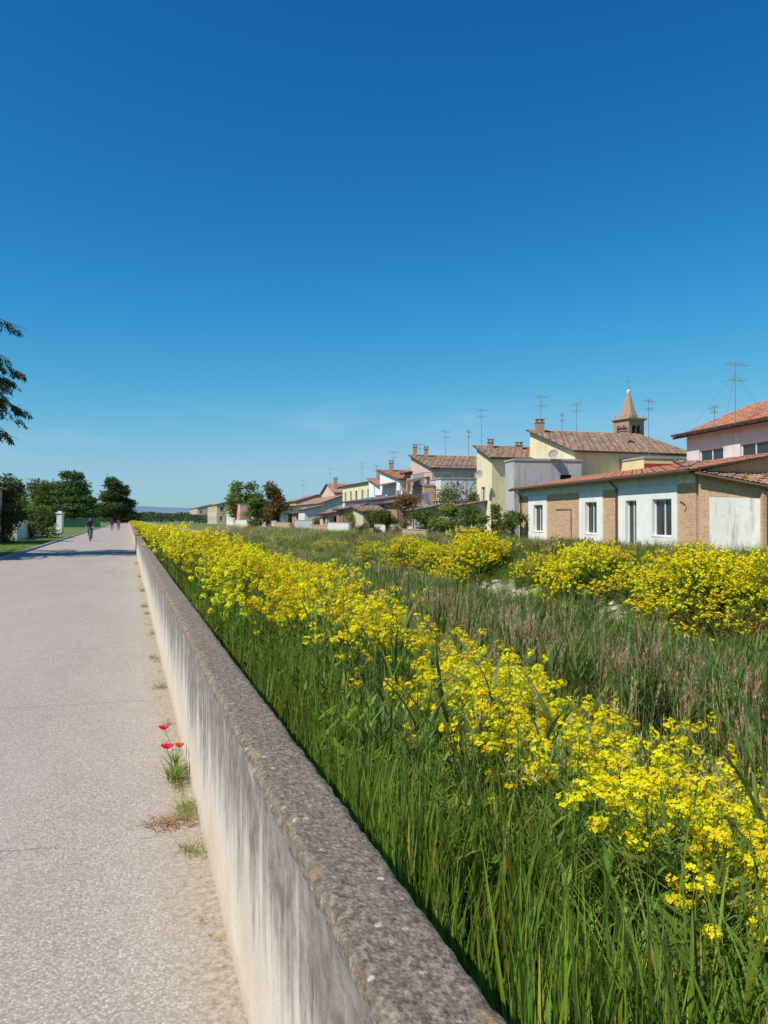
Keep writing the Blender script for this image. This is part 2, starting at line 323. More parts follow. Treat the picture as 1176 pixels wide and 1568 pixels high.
def house(name,x,y,ang,Lu,Lw,z0,ze,zr,ridge,wm,rm=None,cw=None,nw=None,seed=1,chim=(),oh=.3,gutter=True,balc=(),awn=False):
    rs=random.Random(seed); rm=rm or m_tile; t=math.radians(ang)
    U=Vector((-math.sin(t),math.cos(t),0)); W=Vector((math.cos(t),math.sin(t),0)); O=Vector((x,y,0))
    Q=lambda u,w,z=0: O+U*u+W*w+Vector((0,0,z))
    fine=y<88
    e=empty(name); wb=MB(); fb=MB(); r=MB()
    if cw is None: cw=autowin(Lu,z0,ze,rs)
    if nw is None: nw=autowin(Lw,z0,ze,rs)
    panel(wb,fb,Q(Lu,0),Q(0,0),z0-.8,ze,cw,0); panel(wb,fb,Q(0,0),Q(0,Lw),z0-.8,ze,nw,0)
    panel(wb,fb,Q(0,Lw),Q(Lu,Lw),z0-.8,ze,[],0); panel(wb,fb,Q(Lu,Lw),Q(Lu,0),z0-.8,ze,[],0)
    def tri(ps,):
        wb.face(ps,0,[((p-ps[0]).dot(U)+(p-ps[0]).dot(W),p.z) for p in ps])
    per=.2 if fine else .5
    if ridge=='w':
        h=Lu/2; k=(zr-ze)/h*oh
        tri([Q(Lu,0,ze),Q(0,0,ze),Q(h,0,zr)]); tri([Q(0,Lw,ze),Q(Lu,Lw,ze),Q(h,Lw,zr)])
        roof_plane(r,Q(-oh,-oh,ze-k+.1),Q(-oh,Lw+oh,ze-k+.1),Q(h,Lw+oh,zr+.1),Q(h,-oh,zr+.1),0,per,fine=fine)
        roof_plane(r,Q(Lu+oh,Lw+oh,ze-k+.1),Q(Lu+oh,-oh,ze-k+.1),Q(h,-oh,zr+.1),Q(h,Lw+oh,zr+.1),0,per,fine=fine)
    elif ridge=='u':
        h=Lw/2; k=(zr-ze)/h*oh
        tri([Q(0,0,ze),Q(0,Lw,ze),Q(0,h,zr)]); tri([Q(Lu,Lw,ze),Q(Lu,0,ze),Q(Lu,h,zr)])
        roof_plane(r,Q(Lu+oh,-oh,ze-k+.1),Q(-oh,-oh,ze-k+.1),Q(-oh,h,zr+.1),Q(Lu+oh,h,zr+.1),0,per,fine=fine)
        roof_plane(r,Q(-oh,Lw+oh,ze-k+.1),Q(Lu+oh,Lw+oh,ze-k+.1),Q(Lu+oh,h,zr+.1),Q(-oh,h,zr+.1),0,per,fine=fine)
    elif ridge=='shed':
        k=(zr-ze)/Lu*oh
        tri([Q(Lu,0,ze),Q(0,0,ze),Q(Lu,0,zr)]); tri([Q(0,Lw,ze),Q(Lu,Lw,ze),Q(Lu,Lw,zr)]); tri([Q(Lu,Lw,ze),Q(Lu,0,ze),Q(Lu,0,zr),Q(Lu,Lw,zr)])
        roof_plane(r,Q(-oh,-oh,ze-k+.1),Q(-oh,Lw+oh,ze-k+.1),Q(Lu+.1,Lw+oh,zr+.1),Q(Lu+.1,-oh,zr+.1),0,per,fine=fine)
    elif ridge=='shedw':
        k=(zr-ze)/Lw*oh
        tri([Q(0,0,ze),Q(0,Lw,ze),Q(0,Lw,zr)]); tri([Q(Lu,Lw,ze),Q(Lu,0,ze),Q(Lu,Lw,zr)]); tri([Q(0,Lw,ze),Q(Lu,Lw,ze),Q(Lu,Lw,zr),Q(0,Lw,zr)])
        roof_plane(r,Q(Lu+oh,-oh,ze-k+.1),Q(-oh,-oh,ze-k+.1),Q(-oh,Lw,zr+.1),Q(Lu+oh,Lw,zr+.1),0,per,fine=fine)
    else:
        r.box(Q(-.06,-.06,ze+.002),U*(Lu+.12),W*(Lw+.12),(0,0,.12),2); r.box(Q(.1,.1,ze+.125),U*(Lu-.2),W*(Lw-.2),(0,0,.03),2)
    wb.build('walls',[wm],e)
    if fb.v: fb.build('windows',FM,e)
    r.build('roof',[rm,m_brown,m_kerb],e)
    d=MB()
    for (u,w,h,ww) in chim: chimney(d,Q(u,w,ze+.1),ww,h+.0,bm=0,cm=1)
    if gutter and y<88 and ridge in('u','shedw'):
        z_=ze-.0; d.tube([Q(-oh,-oh-.06,z_),Q(Lu+oh,-oh-.06,z_)],.07,8,2); d.tube([Q(.1,-.08,z0-.3),Q(.1,-.08,z_-.3),Q(.1,-oh-.04,z_-.05)],.045,8,2)
    if gutter and y<88 and ridge in('w','shed'):
        z_=ze-.02; d.tube([Q(-oh-.06,-oh,z_),Q(-oh-.06,Lw+oh,z_)],.07,8,2)
    if d.v: d.build('chimneys_and_gutters',[m_brick2,m_kerb,m_brown],e)
    for i,(u0,u1,z) in enumerate(balc): balcony(e,Q,u0,u1,z,seed=seed+i,awn=awn)
    return e,Q
# long brick and white canal-side building -------------------------------
e=empty('brick_canal_building'); t=math.radians(10.4)
U=Vector((-math.sin(t),math.cos(t),0)); W=Vector((math.cos(t),math.sin(t),0)); O=Vector((12.15,30,0)); Q=lambda u,w,z=0:O+U*u+W*w+Vector((0,0,z))
LU,LW=19.5,9.0; F=lambda s0,s1,a,b_,k:(LU-s1,LU-s0,a,b_,k)
wb=MB(); fb=MB(); r=MB(); d=MB()
ops=[F(1.63,3.16,.92,2.5,'win'),F(4.5,5.5,.32,2.5,'door'),F(8.43,9.76,.9,2.52,'win'),F(15.45,16.9,.9,2.5,'win')]
panel(wb,fb,Q(LU,0),Q(0,0),-.6,3.5,ops,0)
pb=MB()
def bay(s0,s1,z0,z1,holes):
    S=sorted({s0,s1}|{h[0] for h in holes}|{h[1] for h in holes}); Z_=sorted({z0,z1}|{h[2] for h in holes}|{h[3] for h in holes})
    for i in range(len(S)-1):
        for j in range(len(Z_)-1):
            cs=(S[i]+S[i+1])/2;cz=(Z_[j]+Z_[j+1])/2
            if any(h[0]<cs<h[1] and h[2]<cz<h[3] for h in holes): continue
            pb.face([Q(S[i+1],-.05,Z_[j]),Q(S[i],-.05,Z_[j]),Q(S[i],-.05,Z_[j+1]),Q(S[i+1],-.05,Z_[j+1])],0)
    for (x0,y0,x1,y1) in [(s0,z0,s0,z1),(s1,z0,s1,z1),(s0,z1,s1,z1)]: pb.face([Q(x0,-.05,y0),Q(x0,.01,y0),Q(x1,.01,y1),Q(x1,-.05,y1)],0)
    for h in holes:
        for (x0,y0,x1,y1) in [(h[0],h[2],h[0],h[3]),(h[1],h[2],h[1],h[3]),(h[0],h[3],h[1],h[3]),(h[0],h[2],h[1],h[2])]: pb.face([Q(x0,-.05,y0),Q(x0,.17,y0),Q(x1,.17,y1),Q(x1,-.05,y1)],0)
e_=.004
bay(1.24,6.2,-.5,3.05,[(1.63+e_,3.16-e_,.92+e_,2.5-e_),(4.5+e_,5.5-e_,.32+e_,2.5-e_)])
bay(7.8,10.46,-.5,3.05,[(8.43+e_,9.76-e_,.9+e_,2.52-e_)]); bay(14.86,17.75,-.5,3.05,[(15.45+e_,16.9-e_,.9+e_,2.5-e_)])
pb.box(Q(0,-.07,3.06),U*LU,W*.07,(0,0,.42),1)
pb.build('white_bays',[m_white,m_whitew],e)
panel(wb,fb,Q(0,0),Q(0,LW),-.6,3.5,[],0); panel(wb,fb,Q(LU,LW),Q(LU,0),-.6,3.5,[],0); panel(wb,fb,Q(0,LW),Q(LU,LW),-.6,3.5,[],0)
for uu in(0,LU): wb.face([Q(uu,0,3.5),Q(uu,LW,3.5),Q(uu,LW/2,4.35)],0,[(0,0),(9,0),(4.5,1.1)])
wb.build('brick_walls',[m_brick],e); fb.build('windows',FM,e)
roof_plane(r,Q(LU+.3,-.45,3.58),Q(-.35,-.45,3.58),Q(-.35,LW/2,4.42),Q(LU+.3,LW/2,4.42),0,.19)
roof_plane(r,Q(-.35,LW+.4,3.58),Q(LU+.3,LW+.4,3.58),Q(LU+.3,LW/2,4.42),Q(-.35,LW/2,4.42),0,.19)
r.build('tiled_roof',[m_tile_red,m_brown],e)
d.tube([Q(-.35,-.53,3.5),Q(LU+.3,-.53,3.5)],.075,8)
for s in(6.25,18.9): d.tube([Q(s,-.12,-.2),Q(s,-.12,3.1),Q(s,-.5,3.45)],.045,8)
d.tube([Q(.6,-.06,2.2),Q(.6,-.3,2.35)],.03,6); d.tube([Q(11.5,-.04,-.2),Q(11.5,-.04,2.2),Q(13.5,-.04,2.2)],.02,5)
d.build('gutter_and_downpipes',[m_brown],e)
# annex
e=empty('whitewashed_annex'); wb=MB(); fb=MB(); r=MB()
A0,A1,A2=(12.22,29.85),(14.2,28.7),(19,28.4)
def slantwall(p,q,za,zb,m,off=0,zlo=-.6,za0=None):
    P=Vector((*p,0));Qq=Vector((*q,0)); dd=(Qq-P).normalized(); nn=Vector((dd.y,-dd.x,0))*off; L=(Qq-P).length
    wb.face([P+nn+Vector((0,0,zlo)),Qq+nn+Vector((0,0,zlo)),Qq+nn+Vector((0,0,zb)),P+nn+Vector((0,0,za))],m,[(0,zlo),(L,zlo),(L,zb),(0,za)])
slantwall(A0,A1,3.42,2.82,0); slantwall((12.55,29.66),(14.1,28.76),2.5,2.42,1,.05); slantwall(A1,A2,2.82,2.7,1)
slantwall((12.8,33),A0,3.9,3.42,0)
wb.box((14.05,28.55,-.5),(.22,0,0),(0,.25,0),(0,0,3.28),0)
wb.build('walls',[m_brick,plaster('peeling_whitewash',(.80,.76,.68),1.3,(.42,.36,.29))],e)
roof_plane(r,(11.95,29.65,3.50),(14.3,28.35,2.88),(15.2,33,4.1),(12.5,33.3,4.2),0,.19)
roof_plane(r,(14.3,28.35,2.88),(19.2,28.05,2.78),(19.6,33,4.0),(15.2,33,4.1),0,.19)
r.build('tiled_roof',[m_tile,m_brown],e)
dd=MB(); dd.tube([(11.95,29.55,3.42),(14.3,28.27,2.8),(19.2,27.97,2.7)],.07,8); dd.tube([(14.18,28.42,-.2),(14.18,28.42,2.75)],.045,8); dd.build('gutter',[m_brown],e)
# other houses
house('grey_cement_house',8.55,50.5,10,1.8,4.7,.2,5.5,5.6,'flat',m_grey,seed=3,nw=[(3.2,4.0,3.9,4.6,'dark')],cw=[])
house('yellow_gabled_house',12.9,52,18,6.2,9.5,.2,6.25,8.3,'shed',m_cream,m_tile_old,seed=4,chim=[(5.6,.5,2.5,.6),(3,6,1.8,.5)],nw=[(6.0,6.9,4.2,5.6,'win')])
house('cream_house',8.0,57,15,3.0,4.6,.2,6.2,7.3,'shed',m_cream,m_tile_old,seed=5,chim=[(2.4,3.3,1.1,.5),(2.6,1.0,1.3,.45)],nw=[],cw=[(.9,1.7,2.9,4.1,'win')])
house('grey_plaster_house',4.4,70,17,6,8,.2,6.3,7.9,'shed',m_salmon,m_tile_old,seed=6,chim=[(5.6,.3,2.3,.4),(5.2,1.3,2.1,.4)],balc=[(.6,5.2,3.2)],nw=[(1,1.9,4.6,5.7,'shutb'),(3.2,4.1,4.6,5.7,'win')],awn=True)
house('terraced_house',4.6,62,12,3,3.7,.2,4.9,5.05,'flat',m_whitew,seed=7,nw=[(2.6,3.4,.4,2.4,'dark')],cw=[(.8,1.6,3.2,4.4,'shutb')],balc=[(.3,2.8,2.7)])
house('red_roofed_house',1.6,78,17,7,6,.2,5.7,7.0,'shed',m_white,m_tile_red,seed=8,chim=[(6,1,2,.5)],balc=[(1,6,3.1)],awn=True)
house('brick_shed',1.3,67,15,7,3.6,.2,3.1,3.9,'shedw',m_brick2,m_tile_old,seed=9)
house('brick_terrace_house',3.3,63.5,14,3.4,2.6,.2,4.4,4.5,'flat',m_brick,seed=10,balc=[(.2,3.2,2.6)],awn=True)
house('lean_to_shed',5.0,57.5,12,3,3.2,.1,2.5,3.0,'shedw',m_grey,m_tile_old,seed=21)
house('small_garden_shed',2.4,60.5,12,2.4,2.2,.1,2.3,2.7,'shedw',m_whitew,m_slate,seed=22)
house('white_workshop',0.0,72,17,15,7,.1,3.5,4.6,'shedw',m_white,m_slate,seed=11)
house('white_house',-.1,88,17,6,7,.2,5.1,6.6,'shed',m_white,m_tile_red,seed=12,chim=[(5,1,2.2,.5)],balc=[(.5,5,2.9)])
house('narrow_brick_house',2.9,75.5,16,3,2.4,.2,6.3,6.9,'u',m_brick2,m_tile,seed=41,chim=[(1,1,1.2,.4)],balc=[(.3,2.7,3.4)])
house('cream_flat_house',-1.5,95,17,15,8,.2,6.3,7.1,'u',m_cream,m_tile,seed=13,balc=[(2,8,3)])
house('tall_white_house',1.6,100,17,7,6,.2,7.0,8.4,'u',m_whitew,m_tile,seed=14)
house('brick_roofed_house',-8,125,17,10,8,.2,6,7.6,'w',m_salmon,m_tile,seed=15,chim=[(2,.6,2.2,.6)])
house('white_row_house',-9.4,114,17,20,7,.2,4.0,5.2,'u',m_whitew,m_tile,seed=16)
house('beige_row_house',-16,140,17,12,8,.2,4.9,6.1,'u',m_beige,m_tile,seed=17)
house('pink_house',-29,155,18,12,5.2,.2,4.6,4.7,'flat',m_pink,seed=18)
house('distant_house',-50,230,18,30,9,.2,6,7.2,'u',m_beige,m_tile,seed=19)
house('distant_house',-80,330,18,50,12,.2,6.5,8,'u',m_salmon,m_tile,seed=20)
house('distant_house',-33,170,18,16,9,.2,4,5.5,'u',m_white,m_tile,seed=30)
house('red_parapet_house',16.9,50,10,5,3.6,.2,5.6,5.7,'flat',m_yellow,seed=23,nw=[(.6,1.3,4.2,5.2,'win')],cw=[])
house('plastered_two_storey_house',19.25,33.6,10.4,10.6,9,.2,6.45,8.3,'u',m_lilac,m_tile_red,seed=24,oh=.55,cw=[(1.2,3.4,4.3,5.5,'win'),(4.8,7.0,4.3,5.5,'win'),(8.0,9.6,4.3,5.5,'win')],nw=[])
house('white_back_house',19,60,12,7,8,.2,6.0,7.2,'shed',m_white,m_tile,seed=25,chim=[(2,1,1.6,.7)])
house('yellow_back_house',22,72,12,8,9,.2,6.2,7.6,'shed',m_yellow,m_tile,seed=26)
rs=random.Random(77)
for (a,b_,L,w,h,mt,rf) in [(66,20.0,3,2.2,2.3,m_beige,m_tile_old),(74,20.4,4,2.4,2.6,m_brick2,m_slate),(80,20.3,3.2,2.5,2.2,m_salmon,m_tile_old),(91,20.2,5,2.6,2.8,m_whitew,m_tile),(98,20.6,4,2.4,2.4,m_brick,m_slate),(106,20.2,6,3,3.1,m_whitew,m_tile_red),(116,20,7,3,2.7,m_beige,m_tile),(128,20,8,4,3.2,m_whitew,m_tile)]:
    x,y=L2W(a,b_); house('garden_shed',x,y,17+rs.uniform(-5,5),L,w,.15,h,h+.5,rs.choice(['shedw','shed']),mt,rf,seed=int(a))
rb_=MB(); t=math.radians(10); U1=Vector((-math.sin(t),math.cos(t),0)); W1=Vector((math.cos(t),math.sin(t),0)); o1=Vector((16.9,50,0))
rb_.box(o1-U1*.06+Vector((0,0,5.05)),W1*3.6,U1*.055,(0,0,.22))
rb_.build('red_band',[flat('red_paint',(.45,.06,.04))],bpy.data.objects['red_parapet_house'])
gw=MB(); cols=[0,1,2,1,0,3]
for i,a in enumerate([48,54,60.5,67,75,84,94,105,117,130]):
    L=[5.6,6.2,6.2,7.6,8.6,9.6,10.6,11.6,12.6,14][i]; h=[.9,1.2,.8,1.3,1.0,1.5,1.2,1.4,1.3,1.5][i]
    gw.box((18.9+.3*(i%3),a,-.3),(.2,0,0),(0,L,0),(0,0,h+.3),cols[i%6]); gw.box((18.87+.3*(i%3),a,h+.002),(.26,0,0),(0,L,0),(0,0,.05),4)
o=gw.build('garden_wall',[m_brick,m_whitew,m_beige,m_grey,m_kerb]); o.rotation_euler[2]=TH
rl=MB()
rail_on(rl,(4.6,62,5.05),(8.2,62.75,5.05)); rail_on(rl,(3.3,63.5,4.55),(5.8,64.1,4.55)); rail_on(rl,(3.3,63.5,4.55),(2.5,66.7,4.55))
rl.build('terrace_railing',[m_metal])
pg=MB()
for x in(4.0,5.6,7.2):
    for y in(58.5,60.9): pg.tube([(x,y,0),(x,y,3.0)],.05,6)
for y in(58.5,60.9): pg.tube([(3.8,y,3.0),(7.4,y,3.0)],.04,6)
for k in range(8): pg.tube([(4.0+k*.45,58.3,3.06),(4.0+k*.45,61.1,3.06)],.025,5)
pg.build('pergola',[m_shutb])
sd=MB()
for (x,y,z) in[(7.0,56.8,4.9),(3.6,69.6,5.0),(11.2,51.0,5.9)]:
    c=Vector((x,y-.25,z)); f=Vector((-.4,-.85,.3)).normalized(); u=f.orthogonal().normalized(); v=f.cross(u)
    for k in range(12):
        t0,t1=k*math.pi/6,(k+1)*math.pi/6; A=lambda t,r,dp: c+(u*math.cos(t)+v*math.sin(t))*r+f*dp
        sd.face([c,A(t0,.2,.03),A(t1,.2,.03)]); sd.face([A(t0,.2,.03),A(t0,.34,.1),A(t1,.34,.1),A(t1,.2,.03)])
    sd.tube([c,c+f*.4],.01,4); sd.tube([c,c+Vector((0,.3,-.2))],.02,5)
sd.build('satellite_dish',[m_kerb])
m,nt,b=M('graffiti_wall',.85); p=pos(nt); a1=noi(nt,p,2.2,2,.4); w1=ma(nt,'ABSOLUTE',ma(nt,'SUBTRACT',a1,.5)); col=mix(nt,maprange(nt,w1,.035,.02),(.66,.66,.65),(.05,.05,.06)); col=mix(nt,maprange(nt,noi(nt,p,5,4),.55,.7,0,.5),col,(.35,.36,.38))
nt.links.new(col,b.inputs['Base Color'])
gb=MB(); t=math.radians(12); W2=Vector((math.cos(t),math.sin(t),0)); U2=Vector((-math.sin(t),math.cos(t),0)); o2=Vector((4.6,62,0))
gb.box(o2+W2*.25-U2*.03+Vector((0,0,2.9)),W2*3.1,U2*.027,(0,0,1.85)); gb.build('mural',[m],bpy.data.objects['terraced_house'])
# antennas
def antenna(x,y,z0,z1,k=1.0,rot=0.,guy=False):
    a=MB(); a.tube([(x,y,z0),(x,y,z1)],[.022,.016],6)
    c,s=math.cos(rot),math.sin(rot)
    def bar(z,l,n,w):
        a.tube([(x-c*l*.4,y-s*l*.4,z),(x+c*l*.6,y+s*l*.6,z)],.01,4)
        for i in range(n):
            tt=-.4+i/(n-1); px,py=x+c*l*tt,y+s*l*tt; ww=w*(1-.4*i/n)
            a.tube([(px+s*ww/2,py-c*ww/2,z+(.1 if i%2 else -.0)),(px-s*ww/2,py+c*ww/2,z+(.1 if i%2 else 0))],.006,4)
            a.tube([(px,py,z-.12),(px,py,z+.12)],.006,4)
    bar(z1-.15,1.1*k,7,.5*k); bar(z1-.8*k,.8*k,4,1.0*k)
    if guy:
        for dx,dy in((-2,0),(2,.5),(.3,2)): a.tube([(x,y,z1-.6),(x+dx,y+dy,z0+.1)],.007,3)
    a.build('tv_antenna',[m_metal])
for q in [(11.3,55.4,7.2,10.6,1.0,.4),(14.1,56.3,7.3,10.2,.8,2.4),(13.2,57,7.8,9.5,.7,1),(7.6,60,7.0,10.3,.8,.3),(6.6,60,6.6,8.6,.7,1.2),(5.9,74,7.2,10.2,.9,.5),(17.9,52,5.6,9.8,.9,.6),(17.6,38.5,6.4,9.55,1.2,.35,True),(17.2,40,6.4,7.6,.5,2),(-2.9,101,6.5,9.2,1.0,.4),(-9,128,7,10.2,1.2,.5),(1.0,83,6.6,9.0,.9,.2),(-.9,90,6.3,8.0,.9,1),(3.4,73,7.0,8.9,.7,.1),(-15,142,6,8.9,1.2,.4)]: antenna(*q)
# bell tower
e=empty('bell_tower'); TX,TY=38.2,120.; rot=math.radians(28); c,s=math.cos(rot),math.sin(rot); X_=Vector((c,s,0)); Y_=Vector((-s,c,0)); O=Vector((TX,TY,0)); h=1.6
P=lambda x,y,z:O+X_*x+Y_*y+Vector((0,0,z))
wb=MB(); wb.box(P(-h,-h,0),X_*2*h,Y_*2*h,(0,0,13.7)); wb.box(P(-h-.2,-h-.2,13.7),X_*(2*h+.4),Y_*(2*h+.4),(0,0,.25))
def archwall(ax,ay,nx,ny):
    D=Vector((0,0,0))+X_*ax+Y_*ay; Nn=X_*nx+Y_*ny; base=O+Nn*h; z0,z1=13.95,16.9
    def q(s_,z,k=0): return base+D*s_+Vector((0,0,z))-Nn*k
    Rr=.42; cs=(-.53,.53); zs=15.7; zb=14.5; n=56
    for i in range(n):
        a=-h+2*h*i/n; b2=-h+2*h*(i+1)/n; mid=(a+b2)/2; o=None
        for cc in cs:
            if abs(mid-cc)<Rr: o=zs+math.sqrt(Rr*Rr-(mid-cc)**2)
        if o is None: wb.face([q(a,z0),q(b2,z0),q(b2,z1),q(a,z1)],0,[(a,z0),(b2,z0),(b2,z1),(a,z1)])
        else:
            wb.face([q(a,z0),q(b2,z0),q(b2,zb),q(a,zb)],0,[(a,z0),(b2,z0),(b2,zb),(a,zb)]); wb.face([q(a,o),q(b2,o),q(b2,z1),q(a,z1)],0,[(a,o),(b2,o),(b2,z1),(a,z1)])
            wb.face([q(a,o),q(a,o,.4),q(b2,o,.4),q(b2,o)],0)
    for cc in cs:
        for sg in(-1,1): wb.face([q(cc+sg*Rr,zb),q(cc+sg*Rr,zb,.4),q(cc+sg*Rr,zs,.4),q(cc+sg*Rr,zs)],0)
for v in((1,0,0,-1),(0,1,1,0),(-1,0,0,1),(0,-1,-1,0)): archwall(*v)
wb.box(P(-h+.42,-h+.42,14),X_*(2*h-.84),Y_*(2*h-.84),(0,0,2.8),2)
wb.box(P(-h-.2,-h-.2,16.9),X_*(2*h+.4),Y_*(2*h+.4),(0,0,.18),1); wb.box(P(-h-.35,-h-.35,17.08),X_*(2*h+.7),Y_*(2*h+.7),(0,0,.2),1)
for sx in(-1,1):
    for sy in(-1,1):
        p=P(sx*(h-.1),sy*(h-.1),17.28); wb.tube([p,p+Vector((0,0,.5)),p+Vector((0,0,.9))],[.2,.18,.02],6,1)
p=P(0,0,17.28); wb.tube([p,p+Vector((0,0,.5)),p+Vector((0,0,.55)),p+Vector((0,0,4.0))],[1.4,1.4,1.3,.22],8,3)
wb.tube([p+Vector((0,0,4)),p+Vector((0,0,4.35)),p+Vector((0,0,4.6))],[.25,.32,.1],8,4)
wb.tube([p+Vector((0,0,4.6)),p+Vector((0,0,6.6))],.05,5,5); wb.box(p+Vector((-.4,0,5.9)),(.8,0,0),(0,.06,0),(0,0,.07),5)
wb.build('tower',[m_brick2,nmat('tower_cornice',(.42,.28,.2),(.5,.36,.27)),m_dark,nmat('spire_brick',(.36,.2,.13),(.46,.29,.2),6),m_frame,m_metal],e)
# ------------------------------------------------------------------ trees & shrubs
m_bark=nmat('bark',(.06,.045,.03),(.13,.1,.075),12)
ml_green=leafmat('leaves_green',(.16,.23,.045),trans=.4); ml_dark=leafmat('leaves_conifer',(.11,.165,.05),trans=.3); ml_cedar=leafmat('leaves_cedar',(.06,.10,.045),trans=.15)
ml_rust=leafmat('leaves_rust',(.26,.18,.065),trans=.4); ml_light=leafmat('leaves_fresh',(.23,.30,.06),trans=.4)
def tree(name,base,h,blobs,n,ls,mat,tr=.2,seed=0,asp=1.6,gap=.75):
    rs=random.Random(seed); mb=MB(); B=Vector(base)
    mb.tube([B+Vector((0,0,-.2)),B+Vector((.1*tr,0,h*.3)),B+Vector((rs.uniform(-.4,.4)*tr,rs.uniform(-1,1)*tr,h*.6)),B+Vector((0,0,h*.9))],[tr,tr*.8,tr*.5,tr*.1],7,0)
    vol=[x[3]*x[4]*x[5] for x in blobs]; tv=sum(v**.7 for v in vol)
    for bi,(dx,dy,dz,rx,ry,rz) in enumerate(blobs):
        c=B+Vector((dx,dy,dz)); st=B+Vector((0,0,min(h*.8,dz*.6)))
        mb.tube([st,st.lerp(c,.5)+Vector((0,0,.1*rz)),c],[tr*.4,tr*.25,tr*.08],5,0)
        for _ in range(4):
            v=Vector((rs.gauss(0,1),rs.gauss(0,1),rs.gauss(0,1))).normalized(); mb.tube([c,c+Vector((v.x*rx,v.y*ry,v.z*rz))*.85],[tr*.12,tr*.03],4,0)
        k=int(n*vol[bi]**.7/tv)
        for _ in range(k):
            v=Vector((rs.gauss(0,1),rs.gauss(0,1),rs.gauss(0,1))).normalized(); rr=rs.random()**.4
            wv=mnoise.noise(v*2.2+Vector((bi*9.1,seed,0))); rr*=1+.45*wv
            q=c+Vector((v.x*rx,v.y*ry,v.z*rz))*rr
            g=mnoise.noise(q*(1.6/max(.4,rx)) + Vector((seed*3,0,0)))
            if g<-.12 and rs.random()<gap: continue
            l=ls*rs.uniform(.6,1.3); d1=Vector((rs.gauss(0,1),rs.gauss(0,1),rs.gauss(0,.7))).normalized(); d2=d1.orthogonal().normalized(); d2.rotate(Matrix.Rotation(rs.random()*6.28,3,d1))
            sh=.75+.5*g+rs.uniform(-.2,.25); col=(sh*rs.uniform(.85,1.15),sh,sh*rs.uniform(.7,1.1))
            mb.face([q,q+d1*l*.5*asp+d2*l*.32,q+d1*l*asp,q+d1*l*.5*asp-d2*l*.32],1,None,col)
    return mb.build(name,[m_bark,mat])
def rblobs(n,h,r,rs,z0=.35):
    out=[]
    for i in range(n):
        t=rs.uniform(z0,.9); a=rs.random()*6.28; k=r*rs.uniform(.2,.75)*(1-.5*max(0,t-.6)/.4); s=r*rs.uniform(.3,.5)
        out.append((math.cos(a)*k,math.sin(a)*k,h*t,s,s,s*.8))
    return out
rs=random.Random(5)
bl_=[]
for z_,r_ in((2.6,5.2),(4.2,5.4),(5.8,4.8),(7.3,3.8),(8.8,3.2),(10.4,2.4)):
    for k in range(6):
        a=k*1.05+z_; bl_.append((math.cos(a)*r_*.6,math.sin(a)*r_*.6,z_+rs.uniform(-.3,.3),r_*.5,r_*.5,.75))
tree('cedar_tree',(-64,158,0),11.0,bl_,22000,.36,ml_dark,.35,1,gap=.5)
tree('pine_tree',(-70,158,0),9.6,rblobs(20,9.6,5.0,rs,.12),13000,.36,ml_green,.3,2,gap=.5)
tree('conifer_tree',(-104.5,300,0),17.8,[(math.cos(k*1.3)*4.4*(1-k/17.),math.sin(k*1.3)*4,2.5+k*1.02,5.4-k*.2,5.4-k*.2,2.2) for k in range(14)],26000,.6,ml_dark,.6,3,gap=.4)
tree('broadleaf_tree',(-82,172,0),7,rblobs(14,7,6,rs,.15),9000,.38,ml_light,.3,4,gap=.5)
tree('broadleaf_tree',(-100,195,0),9,rblobs(14,9,7,rs,.15),9000,.42,ml_green,.3,14,gap=.5)
tree('broadleaf_tree',(-41.5,86,0),4.4,rblobs(12,4.2,2.7,rs,.15),7000,.22,ml_light,.2,5)
tree('garden_tree',(-27,54.5,0),4.6,rblobs(14,4.6,2.4,rs,.05),12000,.17,ml_dark,.18,6)
tree('garden_hedge',(-30.3,66,0),2.6,rblobs(14,2.6,2.6,rs,.1),8000,.15,ml_green,.1,26)
tx,ty=L2W(35,-13.6); tree('roadside_tree',(tx,ty,0),13,rblobs(22,13,4.3,rs,.35),16000,.3,ml_green,.35,51,gap=.3)
tree('round_tree',(-29.0,162,.2),9.6,rblobs(18,9.6,4.6,rs,.3),13000,.38,ml_light,.3,7,gap=.5)
tree('rusty_tree',(-15.2,108,.2),7.4,rblobs(14,7.0,2.6,rs,.15),10000,.24,ml_rust,.22,8)
tree('rusty_tree',(-17.6,110,.2),5.2,rblobs(10,5.2,1.9,rs,.15),6000,.24,ml_green,.2,9)
def shrub(name,x,y,h,r,mat,seed,n=3500,ls=.12,z=.1): 
    return tree(name,(x,y,z),h,rblobs(9,h,r,random.Random(seed),.12),n,ls,mat,.07,seed)
for i,(x,y,h,r,mt) in enumerate([(1.5,57,3.4,1.5,ml_rust),(3.0,56,2.6,1.3,ml_green),(.2,60,2.3,1.4,ml_green),(6.2,53.5,2.6,1.4,ml_green),(7.0,50,3.7,1.0,ml_light),(4.7,54.5,3.0,1.2,ml_light),(5.0,59.6,4.2,1.5,ml_light),(6.6,59.6,3.8,1.3,ml_green),(-1.2,66,2.2,1.3,ml_green),(-2.6,72,2.3,1.4,ml_light),(-5,84,2.5,1.6,ml_green),(-10,100,2.5,2,ml_green),(-26,150,3,2.6,ml_light),(-22,140,2.6,2.4,ml_green),(-35,185,4,4,ml_green),(-60,270,6,7,ml_light),(-.6,68,1.9,1.0,ml_rust),(8.0,47.5,2.0,1.0,ml_green),(3.6,52.5,1.6,1.1,ml_light),(.2,71,2.6,1.0,ml_light),(-7.5,90,2.0,1.4,ml_rust)]):
    shrub('garden_shrub',x,y,h,r,mt,40+i)
mb_=MB(); rs=random.Random(9)
